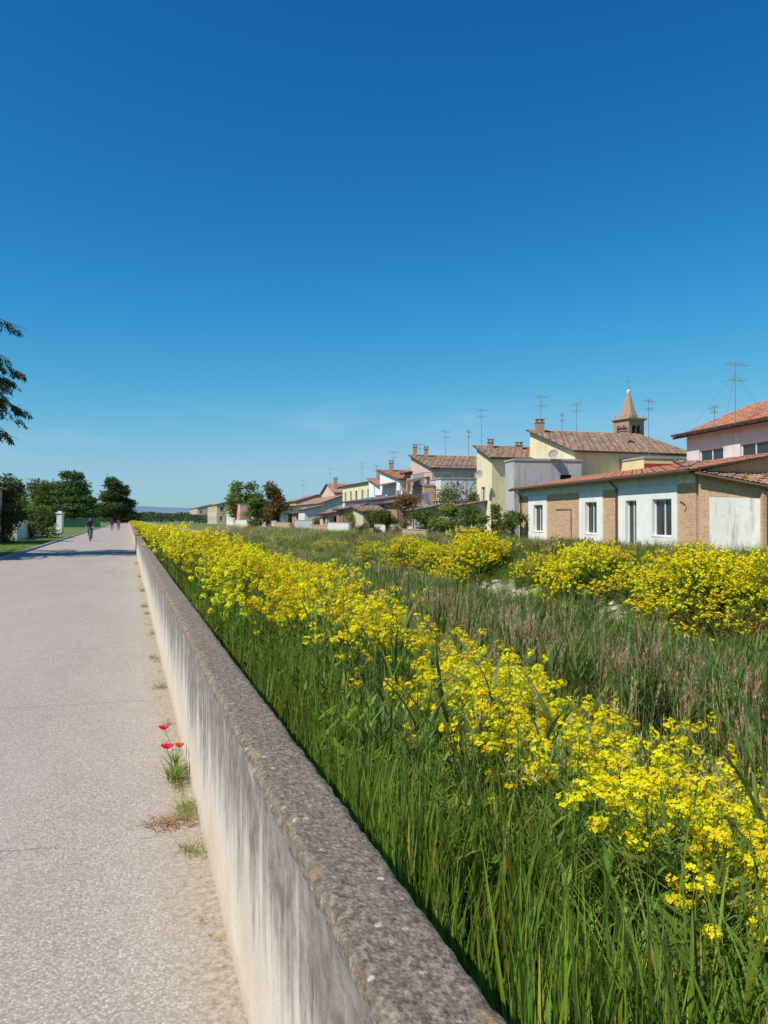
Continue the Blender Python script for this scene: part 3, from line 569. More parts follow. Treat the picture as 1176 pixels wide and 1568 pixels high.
def dist(x0,x1,y,h,n=2600):
    for _ in range(n):
        x=rs.uniform(x0,x1); hh=h*(.55+.5*abs(mnoise.noise(Vector((x*.03,y,0))))+.3*abs(mnoise.noise(Vector((x*.11,y,3))))); z_=hh*rs.random()**.7
        q=Vector((x,y+rs.uniform(-8,8),z_)); l=h*.16; a=rs.random()*3; sh=rs.uniform(.6,1.3)
        mb_.face([q,q+Vector((math.cos(a)*l,math.sin(a)*l,.3*l)),q+Vector((math.cos(a)*l*.4,0,l)),q+Vector((-l*.5,0,l*.5))],0,None,(sh,sh*1.02,sh*1.1))
dist(-400,-150,700,8); dist(-300,100,900,9); dist(-160,-95,370,6); dist(-75,-50,300,4); dist(-180,-115,330,6,3000)
mb_.build('distant_trees',[leafmat('leaves_distant',(.12,.18,.09),trans=.25)])
# overhanging cedar at the left, mostly outside of the frame
ced=MB(); rs=random.Random(3); B=Vector((-21.8,33,0)); ced.tube([B,B+Vector((.1,0,4)),B+Vector((0,.1,9)),B+Vector((0,0,14))],[.35,.28,.16,.03],8,0)
for i in range(74):
    z_=rs.uniform(4.8,13.4); a=rs.uniform(0,6.28); ln=min(5.9,(14.2-z_)*.85+1.2)*rs.uniform(.75,1.05)
    if i<16: a=rs.uniform(-.5,.45); z_=5.9+.34*i; ln=rs.uniform(5.2,6.3)
    dr=Vector((math.cos(a),math.sin(a),0)); pts=[B+Vector((0,0,z_))+dr*ln*t_+Vector((0,0,.5*math.sin(t_*2.4)-1.1*t_*t_)) for t_ in (0,.25,.5,.75,1)]
    ced.tube(pts,[.07,.055,.04,.025,.008],5,0)
    for j in range(46):
        t_=rs.uniform(.2,1); k=min(3,int(t_*4)); p0=pts[k].lerp(pts[k+1],t_*4-k)
        sd_=Vector((-dr.y,dr.x,0))*rs.choice([-1,1]); tl=(1.15-t_)*rs.uniform(.4,1.0)+.25
        p1=p0+(sd_*.7+dr*.5)*tl+Vector((0,0,-.85*tl)); ced.tube([p0,p1],[.012,.004],3,0,cap=False)
        for q_ in range(16):
            q=p0.lerp(p1,rs.random())+Vector((rs.gauss(0,.04),rs.gauss(0,.04),0)); d1=((p1-p0).normalized()*.5+Vector((rs.gauss(0,.5),rs.gauss(0,.5),rs.gauss(-.65,.4)))).normalized(); d2=d1.orthogonal().normalized(); l=rs.uniform(.12,.28); sh=rs.uniform(.6,1.3)
            ced.face([q,q+d1*l*.5+d2*.022,q+d1*l,q+d1*l*.5-d2*.022],1,None,(sh,sh,sh))
ced.build('overhanging_cedar_tree',[m_bark,ml_cedar])
# left side
house('roadside_house',-31.9,45.2,18,6.6,7.6,0,3.7,4.8,'u',m_beige,m_tile_old,seed=31,nw=[(1,2,1.2,2.4,'win'),(3,3.8,1.2,2.4,'win')])
mbx=MB()
for i in range(6):
    a0=64+i*2.6; mbx.box((-8.2,a0,0),(.18,0,0),(0,2.48,0),(0,0,1.35)); mbx.box((-8.25,a0-.11,0),(.28,0,0),(0,.1,0),(0,0,1.55))
mbx.box((-8.24,64.0,1.352),(.26,0,0),(0,2.4,0),(0,0,.06)); o=mbx.build('white_garden_wall',[m_white]); o.rotation_euler[2]=TH
mbx=MB(); mbx.box((-38.3,90,0),(.6,0,0),(0,.6,0),(0,0,2.3)); mbx.box((-38.4,89.9,2.302),(.8,0,0),(0,.8,0),(0,0,.12)); mbx.box((-38.2,90.1,2.424),(.4,0,0),(0,.4,0),(0,0,.15)); mbx.build('gate_post',[m_white])
mbx=MB()
for i in range(22):
    mbx.tube([(-11.5+i*.32,148,0),(-11.5+i*.32,148,1.7)],.03,5)
mbx.box((-11.5,148.05,.25),(6.8,0,0),(0,.02,0),(0,0,1.3),1); mbx.tube([(-11.5,148,1.7),(-4.7,148,1.7)],.03,5)
o=mbx.build('green_fence',[m_shut,flat('green_mesh',(.05,.2,.1))]); o.rotation_euler[2]=TH
# hills
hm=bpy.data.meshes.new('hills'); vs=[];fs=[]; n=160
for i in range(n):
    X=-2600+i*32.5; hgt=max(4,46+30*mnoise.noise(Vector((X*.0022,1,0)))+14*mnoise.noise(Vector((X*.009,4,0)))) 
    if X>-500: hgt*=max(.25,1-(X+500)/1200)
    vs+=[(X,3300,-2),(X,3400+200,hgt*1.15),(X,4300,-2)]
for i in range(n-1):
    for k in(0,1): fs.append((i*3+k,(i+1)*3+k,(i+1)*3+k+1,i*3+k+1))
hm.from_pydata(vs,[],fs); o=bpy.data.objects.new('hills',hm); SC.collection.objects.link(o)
hm.materials.append(nmat('haze_tinted_hills',(.12,.20,.27),(.18,.27,.34),.004,1,0))  # aerial haze painted into the hills' bluish base colour, no haze volume
# ------------------------------------------------------------------ low vegetation
def ribbon(mb,base,az,L,w,lean,curve,segs,col,m=0,tw=0.):
    dx,dy=math.cos(az),math.sin(az); sx,sy=-math.sin(az+tw),math.cos(az+tw); pr=None
    for i in range(segs+1):
        t=i/segs; hz=lean*t+curve*t*t; zz=t*(1-.35*min(1,curve)*t)
        c=(base[0]+dx*hz*L,base[1]+dy*hz*L,base[2]+zz*L); ww=w*(1-t**1.6)*(.55+.45*min(1,t*4))/2
        cur=((c[0]-sx*ww,c[1]-sy*ww,c[2]),(c[0]+sx*ww,c[1]+sy*ww,c[2]))
        if pr:
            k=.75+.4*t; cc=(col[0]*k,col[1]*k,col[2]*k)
            if i==segs: mb.face([pr[0],pr[1],c],m,None,cc)
            else: mb.face([pr[0],pr[1],cur[1],cur[0]],m,None,cc)
        pr=cur
def gcol(rs,dry=.08):
    s=rs.uniform(.65,1.3)
    if rs.random()<dry: return (2.3*s,1.45*s,1.7*s)
    return (s*rs.uniform(.8,1.3),s,s*rs.uniform(.5,1.1))
ml_grass=leafmat('grass_blades',(.165,.255,.042),.45,.45,.3)
ml_reed=leafmat('reed_leaves',(.155,.245,.06),.5,.42,.2)
m_plume=leafmat('reed_plumes',(.64,.43,.27),.9,.4,.2)
m_straw=leafmat('straw',(.58,.47,.26),.8,.3,.2)
m_petal=leafmat('mustard_petals',(.95,.83,.010),.6,.4,.06)
m_stem=leafmat('mustard_stems',(.18,.28,.05),.6,.4,.2)
def coll(name,objs):
    c=bpy.data.collections.new(name)
    for o in objs: c.objects.link(o)
    return c
def mkgrass(i,n,r,h0,h1,w,mats,dry=.06,lm=.3,cm=.6):
    rs=random.Random(100+i); mb=MB()
    for _ in range(n):
        a=rs.random()*6.28; q=r*rs.random()**.5; L=rs.uniform(h0,h1)
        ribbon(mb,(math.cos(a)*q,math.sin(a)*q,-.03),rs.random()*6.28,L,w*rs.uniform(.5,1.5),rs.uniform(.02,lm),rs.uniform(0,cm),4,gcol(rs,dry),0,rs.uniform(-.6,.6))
    return mb.build('v%02d'%i,mats,link=False)
G_grass=coll('grass_variants',[mkgrass(i,46,.17,.22,.6,.013,[ml_grass],.07,.4,.85) for i in range(6)])
G_up=coll('upright_grass_variants',[mkgrass(40+i,32,.09,.2,.58,.012,[ml_grass],.08,.16,.24) for i in range(5)])
G_short=coll('short_grass_variants',[mkgrass(20+i,22,.05,.04,.14,.005,[ml_grass],.55) for i in range(4)])
G_lawn=coll('lawn_variants',[mkgrass(30+i,22,.08,.04,.10,.006,[ml_grass],.1) for i in range(3)])
def broad(i):
    rs=random.Random(250+i); mb=MB()
    for _ in range(2):
        bx,by=rs.gauss(0,.04),rs.gauss(0,.04); H=rs.uniform(.6,.95); tip=Vector((bx+rs.gauss(0,.05),by+rs.gauss(0,.05),H)); mb.tube([(bx,by,0),tip],[.005,.002],4,0,(1,1,.9),False)
        for k in range(7):
            t=.15+k*.12; ribbon(mb,Vector((bx,by,0)).lerp(tip,t),k*2.6+rs.random(),rs.uniform(.28,.45),.026,rs.uniform(.2,.5),rs.uniform(.1,.7),6,gcol(rs,.02),0,rs.uniform(-.3,.3))
    return mb.build('v%02d'%i,[ml_reed],link=False)
G_broad=coll('giant_cane_variants',[broad(i) for i in range(4)])
def weed(i):
    rs=random.Random(300+i); mb=MB()
    for _ in range(5):
        a=rs.random()*6.28; H=rs.uniform(.4,.7); bx,by=rs.gauss(0,.05),rs.gauss(0,.05); tx,ty=bx+math.cos(a)*H*.2,by+math.sin(a)*H*.2
        mb.tube([(bx,by,0),(tx,ty,H)],[.004,.002],3,0,(1,1,1),False)
        for k in range(15):
            t=rs.uniform(.12,1); L=.11*(1.25-t)*rs.uniform(.7,1.4)
            ribbon(mb,(bx+(tx-bx)*t,by+(ty-by)*t,H*t),rs.random()*6.28,L,L*.34,rs.uniform(.6,1.1),rs.uniform(.0,.5),4,gcol(rs,.02),0,rs.uniform(-.3,.3))
    return mb.build('v%02d'%i,[m_stem],link=False)
G_weed=coll('weed_variants',[weed(i) for i in range(4)])
def seedgrass(i):
    rs=random.Random(400+i); mb=MB()
    for _ in range(5):
        a=rs.random()*6.28; H=rs.uniform(.6,.95); l=rs.uniform(.05,.3)
        P0=[Vector((math.cos(a)*l*t*t,math.sin(a)*l*t*t,H*t)) for t in(0,.5,.8,1)]
        mb.tube(P0,[.002,.0018,.0012,.0008],3,1,(.8,.9,.6),False)
        for k in range(14):
            t=rs.uniform(.78,1); q=Vector((math.cos(a)*l*t*t,math.sin(a)*l*t*t,H*t)); ribbon(mb,q,rs.random()*6.28,rs.uniform(.02,.045),.005,.6,.3,2,(1,1,.9),1)
    for _ in range(14): ribbon(mb,(rs.gauss(0,.05),rs.gauss(0,.05),0),rs.random()*6.28,rs.uniform(.25,.5),.008,rs.uniform(.05,.3),rs.uniform(0,.5),4,gcol(rs),0)
    return mb.build('v%02d'%i,[ml_grass,m_straw],link=False)
G_seed=coll('seed_grass_variants',[seedgrass(i) for i in range(3)])
def mustard(i,lod=0,heads=9):
    rs=random.Random(500+i+lod*50); mb=MB(); H=1.0
    top=Vector((rs.gauss(0,.05),rs.gauss(0,.05),H)); mb.tube([(0,0,0),top*.5+Vector((.01,0,0)),top],[.007,.005,.0025],4,0,(1,1,1),False)
    tips=[top]
    for k in range(heads-1):
        t=rs.uniform(.3,.85); a=rs.random()*6.28; p=top*t; L=(H*rs.uniform(.72,1.03)-p.z); sp=rs.uniform(.3,.7)*L+.05
        q=p+Vector((math.cos(a)*sp,math.sin(a)*sp,L)); mid=p.lerp(q,.45)+Vector((math.cos(a),math.sin(a),0))*.04
        mb.tube([p,mid,q],[.003,.0025,.0018],3,0,(1.1,1.1,1),False); tips.append(q)
        for _ in range(5):
            z_=p.lerp(q,rs.uniform(.3,.85)); ribbon(mb,z_,rs.random()*6.28,rs.uniform(.03,.07),.006,.9,.1,2,(1.1,1.1,.8),0)
    for k in range(22):
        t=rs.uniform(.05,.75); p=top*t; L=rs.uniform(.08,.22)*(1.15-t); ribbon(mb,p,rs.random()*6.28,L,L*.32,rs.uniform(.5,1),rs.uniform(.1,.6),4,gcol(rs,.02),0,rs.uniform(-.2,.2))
    for q in tips:
        nf=rs.randint(16,26) if lod==0 else 9; hr=rs.uniform(.022,.045)*(1 if lod==0 else .95)
        mb.tube([q,q+Vector((0,0,.014))],[.007,.003],4,0,(1.8,2.0,.5))
        for f in range(nf):
            a=f*2.399; e_=rs.uniform(-.95,1.0); d=Vector((math.cos(a)*math.sqrt(max(0,1-e_*e_*.8)),math.sin(a)*math.sqrt(max(0,1-e_*e_*.8)),e_)).normalized()
            c=q+Vector((d.x*hr,d.y*hr,d.z*hr*1.25-.012)); n_=(d+Vector((0,0,.5))).normalized(); u=n_.orthogonal().normalized(); u.rotate(Matrix.Rotation(rs.random()*3,3,n_)); v=n_.cross(u)
            sz=rs.uniform(.010,.0135); sh=rs.uniform(.87,1.08); cc=(sh,sh*rs.uniform(.92,1.05),1)
            if lod==0:
                for (x_,y_) in((u,v),(v,-u),(-u,-v),(-v,u)):
                    mb.face([c,c+x_*sz*.9-y_*sz*.35+n_*.002,c+x_*sz*1.15+y_*sz*.3+n_*.003,c+y_*sz*.1+x_*sz*.35+y_*sz*.4],1,None,cc)
            else:
                s2=sz*1.45; mb.face([c+u*s2,c+v*s2,c-u*s2,c-v*s2],1,None,cc)
    return mb.build('v%02d'%i,[m_stem,m_petal],link=False)
G_must=coll('mustard_variants',[mustard(i,0,9) for i in range(6)])
G_mustf=coll('mustard_far_variants',[mustard(i,1,13) for i in range(5)])
def reed(i,plume):
    rs=random.Random(700+i+(50 if plume else 0)); mb=MB()
    for _ in range(9):
        bx,by=rs.gauss(0,.12),rs.gauss(0,.12); H=rs.uniform(.95,1.4); a=rs.random()*6.28; l=rs.uniform(.02,.14); tip=Vector((bx+math.cos(a)*l,by+math.sin(a)*l,H))
        mb.tube([(bx,by,0),tip],[.005,.003],3,2 if plume else 0,(1.0,.95,.8),False)
        for k in range(8):
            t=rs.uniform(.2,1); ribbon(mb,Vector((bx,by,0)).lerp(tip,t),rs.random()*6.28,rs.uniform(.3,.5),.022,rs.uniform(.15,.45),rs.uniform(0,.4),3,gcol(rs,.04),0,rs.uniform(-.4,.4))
        if plume and rs.random()<.6:
            for k in range(34):
                t=rs.uniform(-.05,1); q=tip+Vector((math.cos(a)*.06*t,math.sin(a)*.06*t,.24*t)); s=rs.uniform(.7,1.3)
                ribbon(mb,q,rs.random()*6.28,rs.uniform(.04,.085),.009,rs.uniform(.2,.5),.2,2,(s,s,s),1)
    if plume:
        for _ in range(5): ribbon(mb,(rs.gauss(0,.15),rs.gauss(0,.15),0),rs.random()*6.28,rs.uniform(.9,1.4),.014,rs.uniform(.02,.3),rs.uniform(0,.4),4,(1,.95,.9),2)
    return mb.build('v%02d'%i,[ml_reed,m_plume,m_straw],link=False)
G_reed=coll('reed_variants',[reed(i,False) for i in range(5)]); G_plume=coll('plume_reed_variants',[reed(i,True) for i in range(5)])
def strawc(i):
    rs=random.Random(900+i); mb=MB()
    for _ in range(24):
        ribbon(mb,(rs.gauss(0,.16),rs.gauss(0,.16),0),rs.random()*6.28,rs.uniform(.6,1.3),.014,rs.uniform(.02,.3),rs.uniform(0,.5),4,(rs.uniform(.7,1.2),)*3,0)
    for _ in range(20):
        ribbon(mb,(rs.gauss(0,.16),rs.gauss(0,.16),0),rs.random()*6.28,rs.uniform(.4,.9),.014,rs.uniform(.02,.3),rs.uniform(0,.5),4,gcol(rs),1)
    return mb.build('v%02d'%i,[m_straw,ml_reed],link=False)
G_straw=coll('straw_variants',[strawc(i) for i in range(4)])
def bramble(i,mat):
    rs=random.Random(950+i); mb=MB()
    for _ in range(260):
        v=Vector((rs.gauss(0,1),rs.gauss(0,1),abs(rs.gauss(0,1)))).normalized()*rs.random()**.5*.5; L=rs.uniform(.04,.09); g=rs.uniform(.5,1.4)
        d=Vector((rs.gauss(0,1),rs.gauss(0,1),rs.gauss(0,1))).normalized(); u=d.orthogonal().normalized()
        mb.face([v,v+d*L*.5+u*L*.35,v+d*L,v+d*L*.5-u*L*.35],0,None,(g,g,g))
    for _ in range(10):
        v=Vector((rs.gauss(0,.25),rs.gauss(0,.25),rs.uniform(.2,.5))); mb.tube([(0,0,-.1),v],[.008,.003],3,0,(1,.7,.5),False)
    return mb.build('v%02d'%i,[mat],link=False)
G_bram=coll('bramble_variants',[bramble(0,ml_rust),bramble(1,ml_green),bramble(2,leafmat('leaves_orange',(.36,.19,.05))),bramble(3,ml_green)])
m_rock=nmat('pale_stone',(.34,.31,.26),(.58,.54,.47),6)
def rock(i):
    bm_=bpy.data.meshes.new('v%02d'%i); b=bmesh.new(); bmesh.ops.create_icosphere(b,subdivisions=2,radius=.5)
    for v in b.verts: v.co=v.co*(1+.5*mnoise.noise(v.co*2+Vector((i*5,0,0)))); v.co.z*=.6
    b.to_mesh(bm_); b.free(); bm_.materials.append(m_rock); return bpy.data.objects.new('v%02d'%i,bm_)
G_rock=coll('rock_variants',[rock(i) for i in range(4)])
def gn(c):
    g=bpy.data.node_groups.new('scatter_'+c.name,'GeometryNodeTree')
    g.interface.new_socket('Geometry',in_out='INPUT',socket_type='NodeSocketGeometry'); g.interface.new_socket('Geometry',in_out='OUTPUT',socket_type='NodeSocketGeometry')
    i=g.nodes.new('NodeGroupInput'); o=g.nodes.new('NodeGroupOutput'); ip=g.nodes.new('GeometryNodeInstanceOnPoints'); ci=g.nodes.new('GeometryNodeCollectionInfo')
    ci.inputs['Collection'].default_value=c; ci.inputs['Separate Children'].default_value=True; ci.inputs['Reset Children'].default_value=True
    def na(n,t):
        x=g.nodes.new('GeometryNodeInputNamedAttribute'); x.data_type=t; x.inputs['Name'].default_value=n; return [s for s in x.outputs if s.enabled and s.name=='Attribute'][0]
    er=g.nodes.new('FunctionNodeEulerToRotation'); L=g.links.new
    L(na('rot','FLOAT_VECTOR'),er.inputs[0]); L(er.outputs[0],ip.inputs['Rotation']); L(na('scl','FLOAT_VECTOR'),ip.inputs['Scale']); L(na('idx','INT'),ip.inputs['Instance Index'])
    ip.inputs['Pick Instance'].default_value=True; L(ci.outputs[0],ip.inputs['Instance']); L(i.outputs[0],ip.inputs['Points']); L(ip.outputs[0],o.inputs[0]); return g
def scatter(name,c,pts,near=0.,tilt=.07):
    if near: pts=[q for q in pts if math.hypot(q[0],q[1])>near]
    me=bpy.data.meshes.new(name); n=len(pts); V=[]
    for q in pts:
        x,y=L2W(q[0],q[1]); V.append((x,y,q[2]))
    me.from_pydata(V,[],[])
    rot=np.zeros((n,3),np.float32); rot[:,2]=rng.random(n)*6.28; rot[:,:2]=rng.normal(0,tilt,(n,2))
    scl=np.array([(q[3],q[3],q[4]) for q in pts],np.float32)
    me.attributes.new('rot','FLOAT_VECTOR','POINT').data.foreach_set('vector',rot.ravel()); me.attributes.new('scl','FLOAT_VECTOR','POINT').data.foreach_set('vector',scl.ravel())
    me.attributes.new('idx','INT','POINT').data.foreach_set('value',rng.integers(0,len(c.objects),n).astype(np.int32))
    o=bpy.data.objects.new(name,me); SC.collection.objects.link(o); md=o.modifiers.new('scatter','NODES'); md.node_group=gn(c); return o
U_=rng.uniform
def zone(dens,a0,a1,b0,b1,s0,s1,keep=None,sz=None,zoff=0.):
    out=[]
    for _ in range(int(dens*(a1-a0)*(b1-b0))):
        a=U_(a0,a1); b=U_(b0,b1)
        if a<b-2.0: continue
        if keep and not keep(a,b): continue
        s=U_(s0,s1); h=s*(sz(a,b) if sz else 1)*U_(.8,1.18); out.append((a,b,gz(a,b)+zoff,s,h))
    return out
nz=lambda a,b,f,o: mnoise.noise(Vector((a*f,b*f,o)))
P=zone(28,.4,9,1.3,6.2,.9,1.2,None,lambda a,b:1.0+.45*nz(a,b,1.4,31))+zone(18,9,20,1.3,6.5,1.1,1.4,None,lambda a,b:1.1)+zone(8,20,45,1.5,6.5,1.4,1.8,None,lambda a,b:.85)+zone(3,45,120,1.6,7,2.2,3.0,None,lambda a,b:.5)
scatter('wild_grass',G_grass,P)
scatter('verge_grass',G_up,zone(62,.3,12,.72,1.4,.85,1.15,None,lambda a,b:.95+.5*nz(a,b,1.8,8))+zone(40,12,45,.74,1.4,1.0,1.3),0,.04)
scatter('giant_cane',G_broad,zone(.9,1.6,14,1.1,6,.8,1.15,lambda a,b:nz(a,b,.8,44)>-.1),2.4)
scatter('leafy_weeds',G_weed,zone(8,.6,9,.85,5,.7,1.15)+zone(3,9,30,.9,5.5,1,1.4),2.3)
scatter('seed_head_grass',G_seed,zone(1.8,1,8,1.1,5,.8,1.1)+zone(3,8,30,3,6.5,.9,1.2),2.0)
def mk(a,b):
    if a<5.0: lo=1.6+.05*a+.3*nz(a,b,.9,3)
    elif a<7.0: lo=1.55
    else: lo=.9+.25*nz(a,b,.8,13)
    hi=3.15+.4*nz(a,b,.7,5)
    d=nz(a,b,1.1,9)
    return lo<b<hi and d>(-.3 if a<5 else (-.1 if a<7 else -.2))
P=zone(24,1.2,5,.8,3.8,.8,1.05,mk,lambda a,b:.66)+zone(13,5,9,.8,3.8,.9,1.15,mk,lambda a,b:.80)+zone(11,9,16,.8,3.8,1.0,1.3,mk,lambda a,b:.9)
P+=zone(1.6,1.8,14,1.0,5.2,.65,.95,lambda a,b:b>1.2,lambda a,b:.9)
scatter('mustard_flowers',G_must,P)
P=zone(10,16,32,.9,4.2,1.1,1.4,lambda a,b:nz(a,b,.6,9)>-.25,lambda a,b:.84)+zone(4,32,70,.9,4.0,1.3,1.8,lambda a,b:nz(a,b,.3,9)>-.15,lambda a,b:.6)+zone(1.3,70,220,.9,3,1.6,2.4,None,lambda a,b:.45)
P+=zone(2.2,12,45,3.8,6.0,1.0,1.4,lambda a,b:nz(a,b,.4,19)>-.05,lambda a,b:1.0)
def blob(ac,bc,ra,rb,n,s,hs=1.):
    out=[]
    for _ in range(n):
        t=U_(0,6.28); r=U_(0,1)**.55; a=ac+ra*r*math.cos(t); b=bc+rb*r*math.sin(t); dome=1-.45*r*r
        out.append((a,b,gz(a,b),s*U_(.85,1.15),s*hs*dome*U_(.8,1.18)))
    return out
BUSH=[(21.8,14.0,1.8,1.6,100,1.6),(16.4,14.0,1.8,1.5,100,1.65),(14.4,14.4,1.3,1.4,55,1.55),(19.1,14.6,1.0,1.0,30,1.25),(12.4,14.3,1.3,1.4,60,1.45),(30.3,14.0,2.0,1.4,95,1.85),(25.4,14.6,1.3,1.0,28,1.15),(34.5,13.9,1.6,1.0,40,1.35),(38.8,14.0,2.3,1.2,60,1.5),(45,13.9,2.4,1.1,34,1.15),(55,13.5,3,1.5,26,1.1),(75,13,4,2,24,1.2)]
for q in BUSH: P+=blob(*q)
scatter('mustard_bushes',G_mustf,P)
rk=lambda a,b: nz(a,b,.35,2)>-.45
scatter('reed_bed',G_reed,zone(13,4,20,6.2,12.6,.85,1.1,rk,lambda a,b:.85+.35*nz(a,b,.3,7))+zone(8,20,45,6.2,12.6,1.0,1.3,None,lambda a,b:.72)+zone(2.5,45,110,6,12,1.8,2.3,None,lambda a,b:.42))
scatter('flowering_reeds',G_plume,zone(5.5,4,14,5.0,7.6,.85,1.05,lambda a,b:nz(a,b,.4,12)>-.2,lambda a,b:1.04)+zone(5,14,32,5.3,8.0,1.0,1.25,lambda a,b:nz(a,b,.4,12)>-.25,lambda a,b:.84)+zone(1.2,32,70,5,8.4,1.5,2,None,lambda a,b:.55)+zone(.6,5,30,8,12,.9,1.1))
scatter('dry_bank_grass',G_straw,zone(2.4,8,30,14.2,19.2,.6,1.0,lambda a,b:b>15.5 or nz(a,b,.5,4)>.1,lambda a,b:.85)+zone(2.4,30,70,13.2,20,.8,1.2,None,lambda a,b:.62)+zone(.6,70,150,8,18,2,2.6,None,lambda a,b:.38))
scatter('bank_grass',G_grass,zone(8,8,40,14.3,20,1.2,1.8,None,lambda a,b:.85)+zone(3,40,120,12,21,2,3,None,lambda a,b:.45)+zone(4,8,40,12.7,14.3,.9,1.2))
P=[]
for (ac,bc,r,n) in [(15,13.5,1.3,30),(12.5,13.6,1.2,26),(17.8,13.6,1.0,10),(30,13.5,1.2,8),(36,14,2,12)]:
    for _ in range(n): a=ac+rng.normal(0,r*.6); b=bc+rng.normal(0,.3); P.append((a,b,gz(a,b)+U_(0,.25),U_(.6,1.1),U_(.6,1.1)))
for ac,bc,ra,rb,n,s in BUSH[:9]: P+=blob(ac,bc,ra*.9,rb*.9,int(n*.22),s*.75,1.1)
P+=zone(.8,24,60,15.5,20,1,1.5)
scatter('bramble_thicket',G_bram,P)
scatter('bank_stones',G_rock,[(a,b,gz(a,b)+.04,s,s*.8) for a,b,s in [(U_(8,45),U_(12.7,14.0),float(U_(.08,.4))**1.1) for _ in range(330)]])
P=[]
for ac in [3.9,4.38,4.5,4.9,5.15,6.4,7.9,9.4,11.5,14,15.2,18.5,23,30]:
    for _ in range(R.randint(3,8)): P.append((ac+R.gauss(0,.08),R.uniform(.27,.355),0,R.uniform(.5,1.2),R.uniform(.5,1.2)))
for _ in range(34): P.append((R.uniform(2.8,22),R.uniform(.26,.36),0,R.uniform(.35,.7),R.uniform(.3,.6)))
scatter('verge_weeds',G_short,P)
P=[(a,-5.1-abs(U_(0,8)),.03,s,s*.8) for a,s in [(U_(8,70),U_(1.5,3)) for _ in range(2600)]]
scatter('lawn_grass',G_lawn,P)
mbx=MB(); rs=random.Random(4)
for _ in range(130):
    a=4.33+rs.gauss(0,.06); b=.2+rs.gauss(0,.07); x,y=L2W(a,min(b,.34)); an=rs.random()*6.28; L=rs.uniform(.03,.1)
    d=Vector((math.cos(an),math.sin(an),rs.uniform(0,.2)))*L; q=Vector((x,y,.006+rs.random()*.015)); s_=Vector((-math.sin(an),math.cos(an),0))*.002
    mbx.face([q-s_,q+s_,q+d+s_,q+d-s_],0,None,(rs.uniform(.5,1.0),rs.uniform(.4,.8),.5))
mbx.build('dry_straw',[m_straw])
m_red=leafmat('poppy_petals',(.80,.03,.012),.5,.35,.05)
def poppy(a,b,h,s,lean):
    mb=MB(); x,y=L2W(a,b); rs=random.Random(int(a*100)); tip=Vector((x+lean[0],y+lean[1],h))
    mb.tube([(x,y,0),(x+lean[0]*.3,y+lean[1]*.3,h*.6),tip],[.0022,.002,.0016],5,0)
    for k in range(4):
        a0=k*1.57+.3; off=0 if k%2 else .003
        for j in range(-3,3):
            t0=a0+j*.27; t1=t0+.27
            def pp(t,r,z): return tip+Vector((math.cos(t)*r,math.sin(t)*r,z+off))
            r0=s*(1-.02*j*j); r1=s*(1-.02*(j+1)**2)
            mb.face([tip,pp(t0,r0*.6,.004),pp(t1,r1*.6,.004)],1); mb.face([pp(t0,r0*.6,.004),pp(t0,r0,.02+.004*math.sin(j*2)),pp(t1,r1,.02+.004*math.sin(j*2+2)),pp(t1,r1*.6,.004)],1)
    mb.tube([tip,tip+Vector((0,0,.012))],[.006,.008],7,2)
    for k in range(22):
        t=rs.uniform(0,.35); ribbon(mb,(x+rs.gauss(0,.01),y+rs.gauss(0,.01),h*t*.6),rs.random()*6.28,rs.uniform(.05,.12),.012,rs.uniform(.6,1.2),rs.uniform(0,.5),3,(1,1,.8),0)
    mb.build('poppy',[m_stem,m_red,m_dark])
poppy(5.0,.27,.22,.042,(-.03,-.02)); poppy(5.25,.30,.27,.036,(-.07,-.02)); poppy(5.05,.30,.2,.03,(.01,.02))
# ------------------------------------------------------------------ people
def skin(name,J,E,rad,mats,pick,loc,rotz):
    me=bpy.data.meshes.new(name); ks=list(J); me.from_pydata([J[k] for k in ks],[],[(ks.index(a),ks.index(b)) for a,b in E])
    o=bpy.data.objects.new(name,me); SC.collection.objects.link(o); o.modifiers.new('s','SKIN')
    for i,k in enumerate(ks):
        v=me.skin_vertices[0].data[i]; r=rad[k]; v.radius=(r,r) if not isinstance(r,tuple) else r; v.use_root=(k=='pel')
    sb=o.modifiers.new('b','SUBSURF'); sb.levels=2; sb.render_levels=2
    dg=bpy.context.evaluated_depsgraph_get(); m2=bpy.data.meshes.new_from_object(o.evaluated_get(dg)); o.modifiers.clear(); o.data=m2; m2.materials.clear()
    for m in mats: m2.materials.append(m)
    for p in m2.polygons: p.material_index=pick(p.center); p.use_smooth=True
    o.location=loc; o.rotation_euler[2]=rotz; return o
m_skin=flat('skin',(.5,.3,.22),.6); m_hair=flat('hair',(.04,.025,.015),.8); m_navy=flat('navy_cloth',(.03,.04,.07),.9); m_jean=flat('jeans',(.06,.08,.14),.9); m_redc=flat('red_cloth',(.35,.05,.05),.9); m_black=flat('black_rubber',(.02,.02,.02),.7)
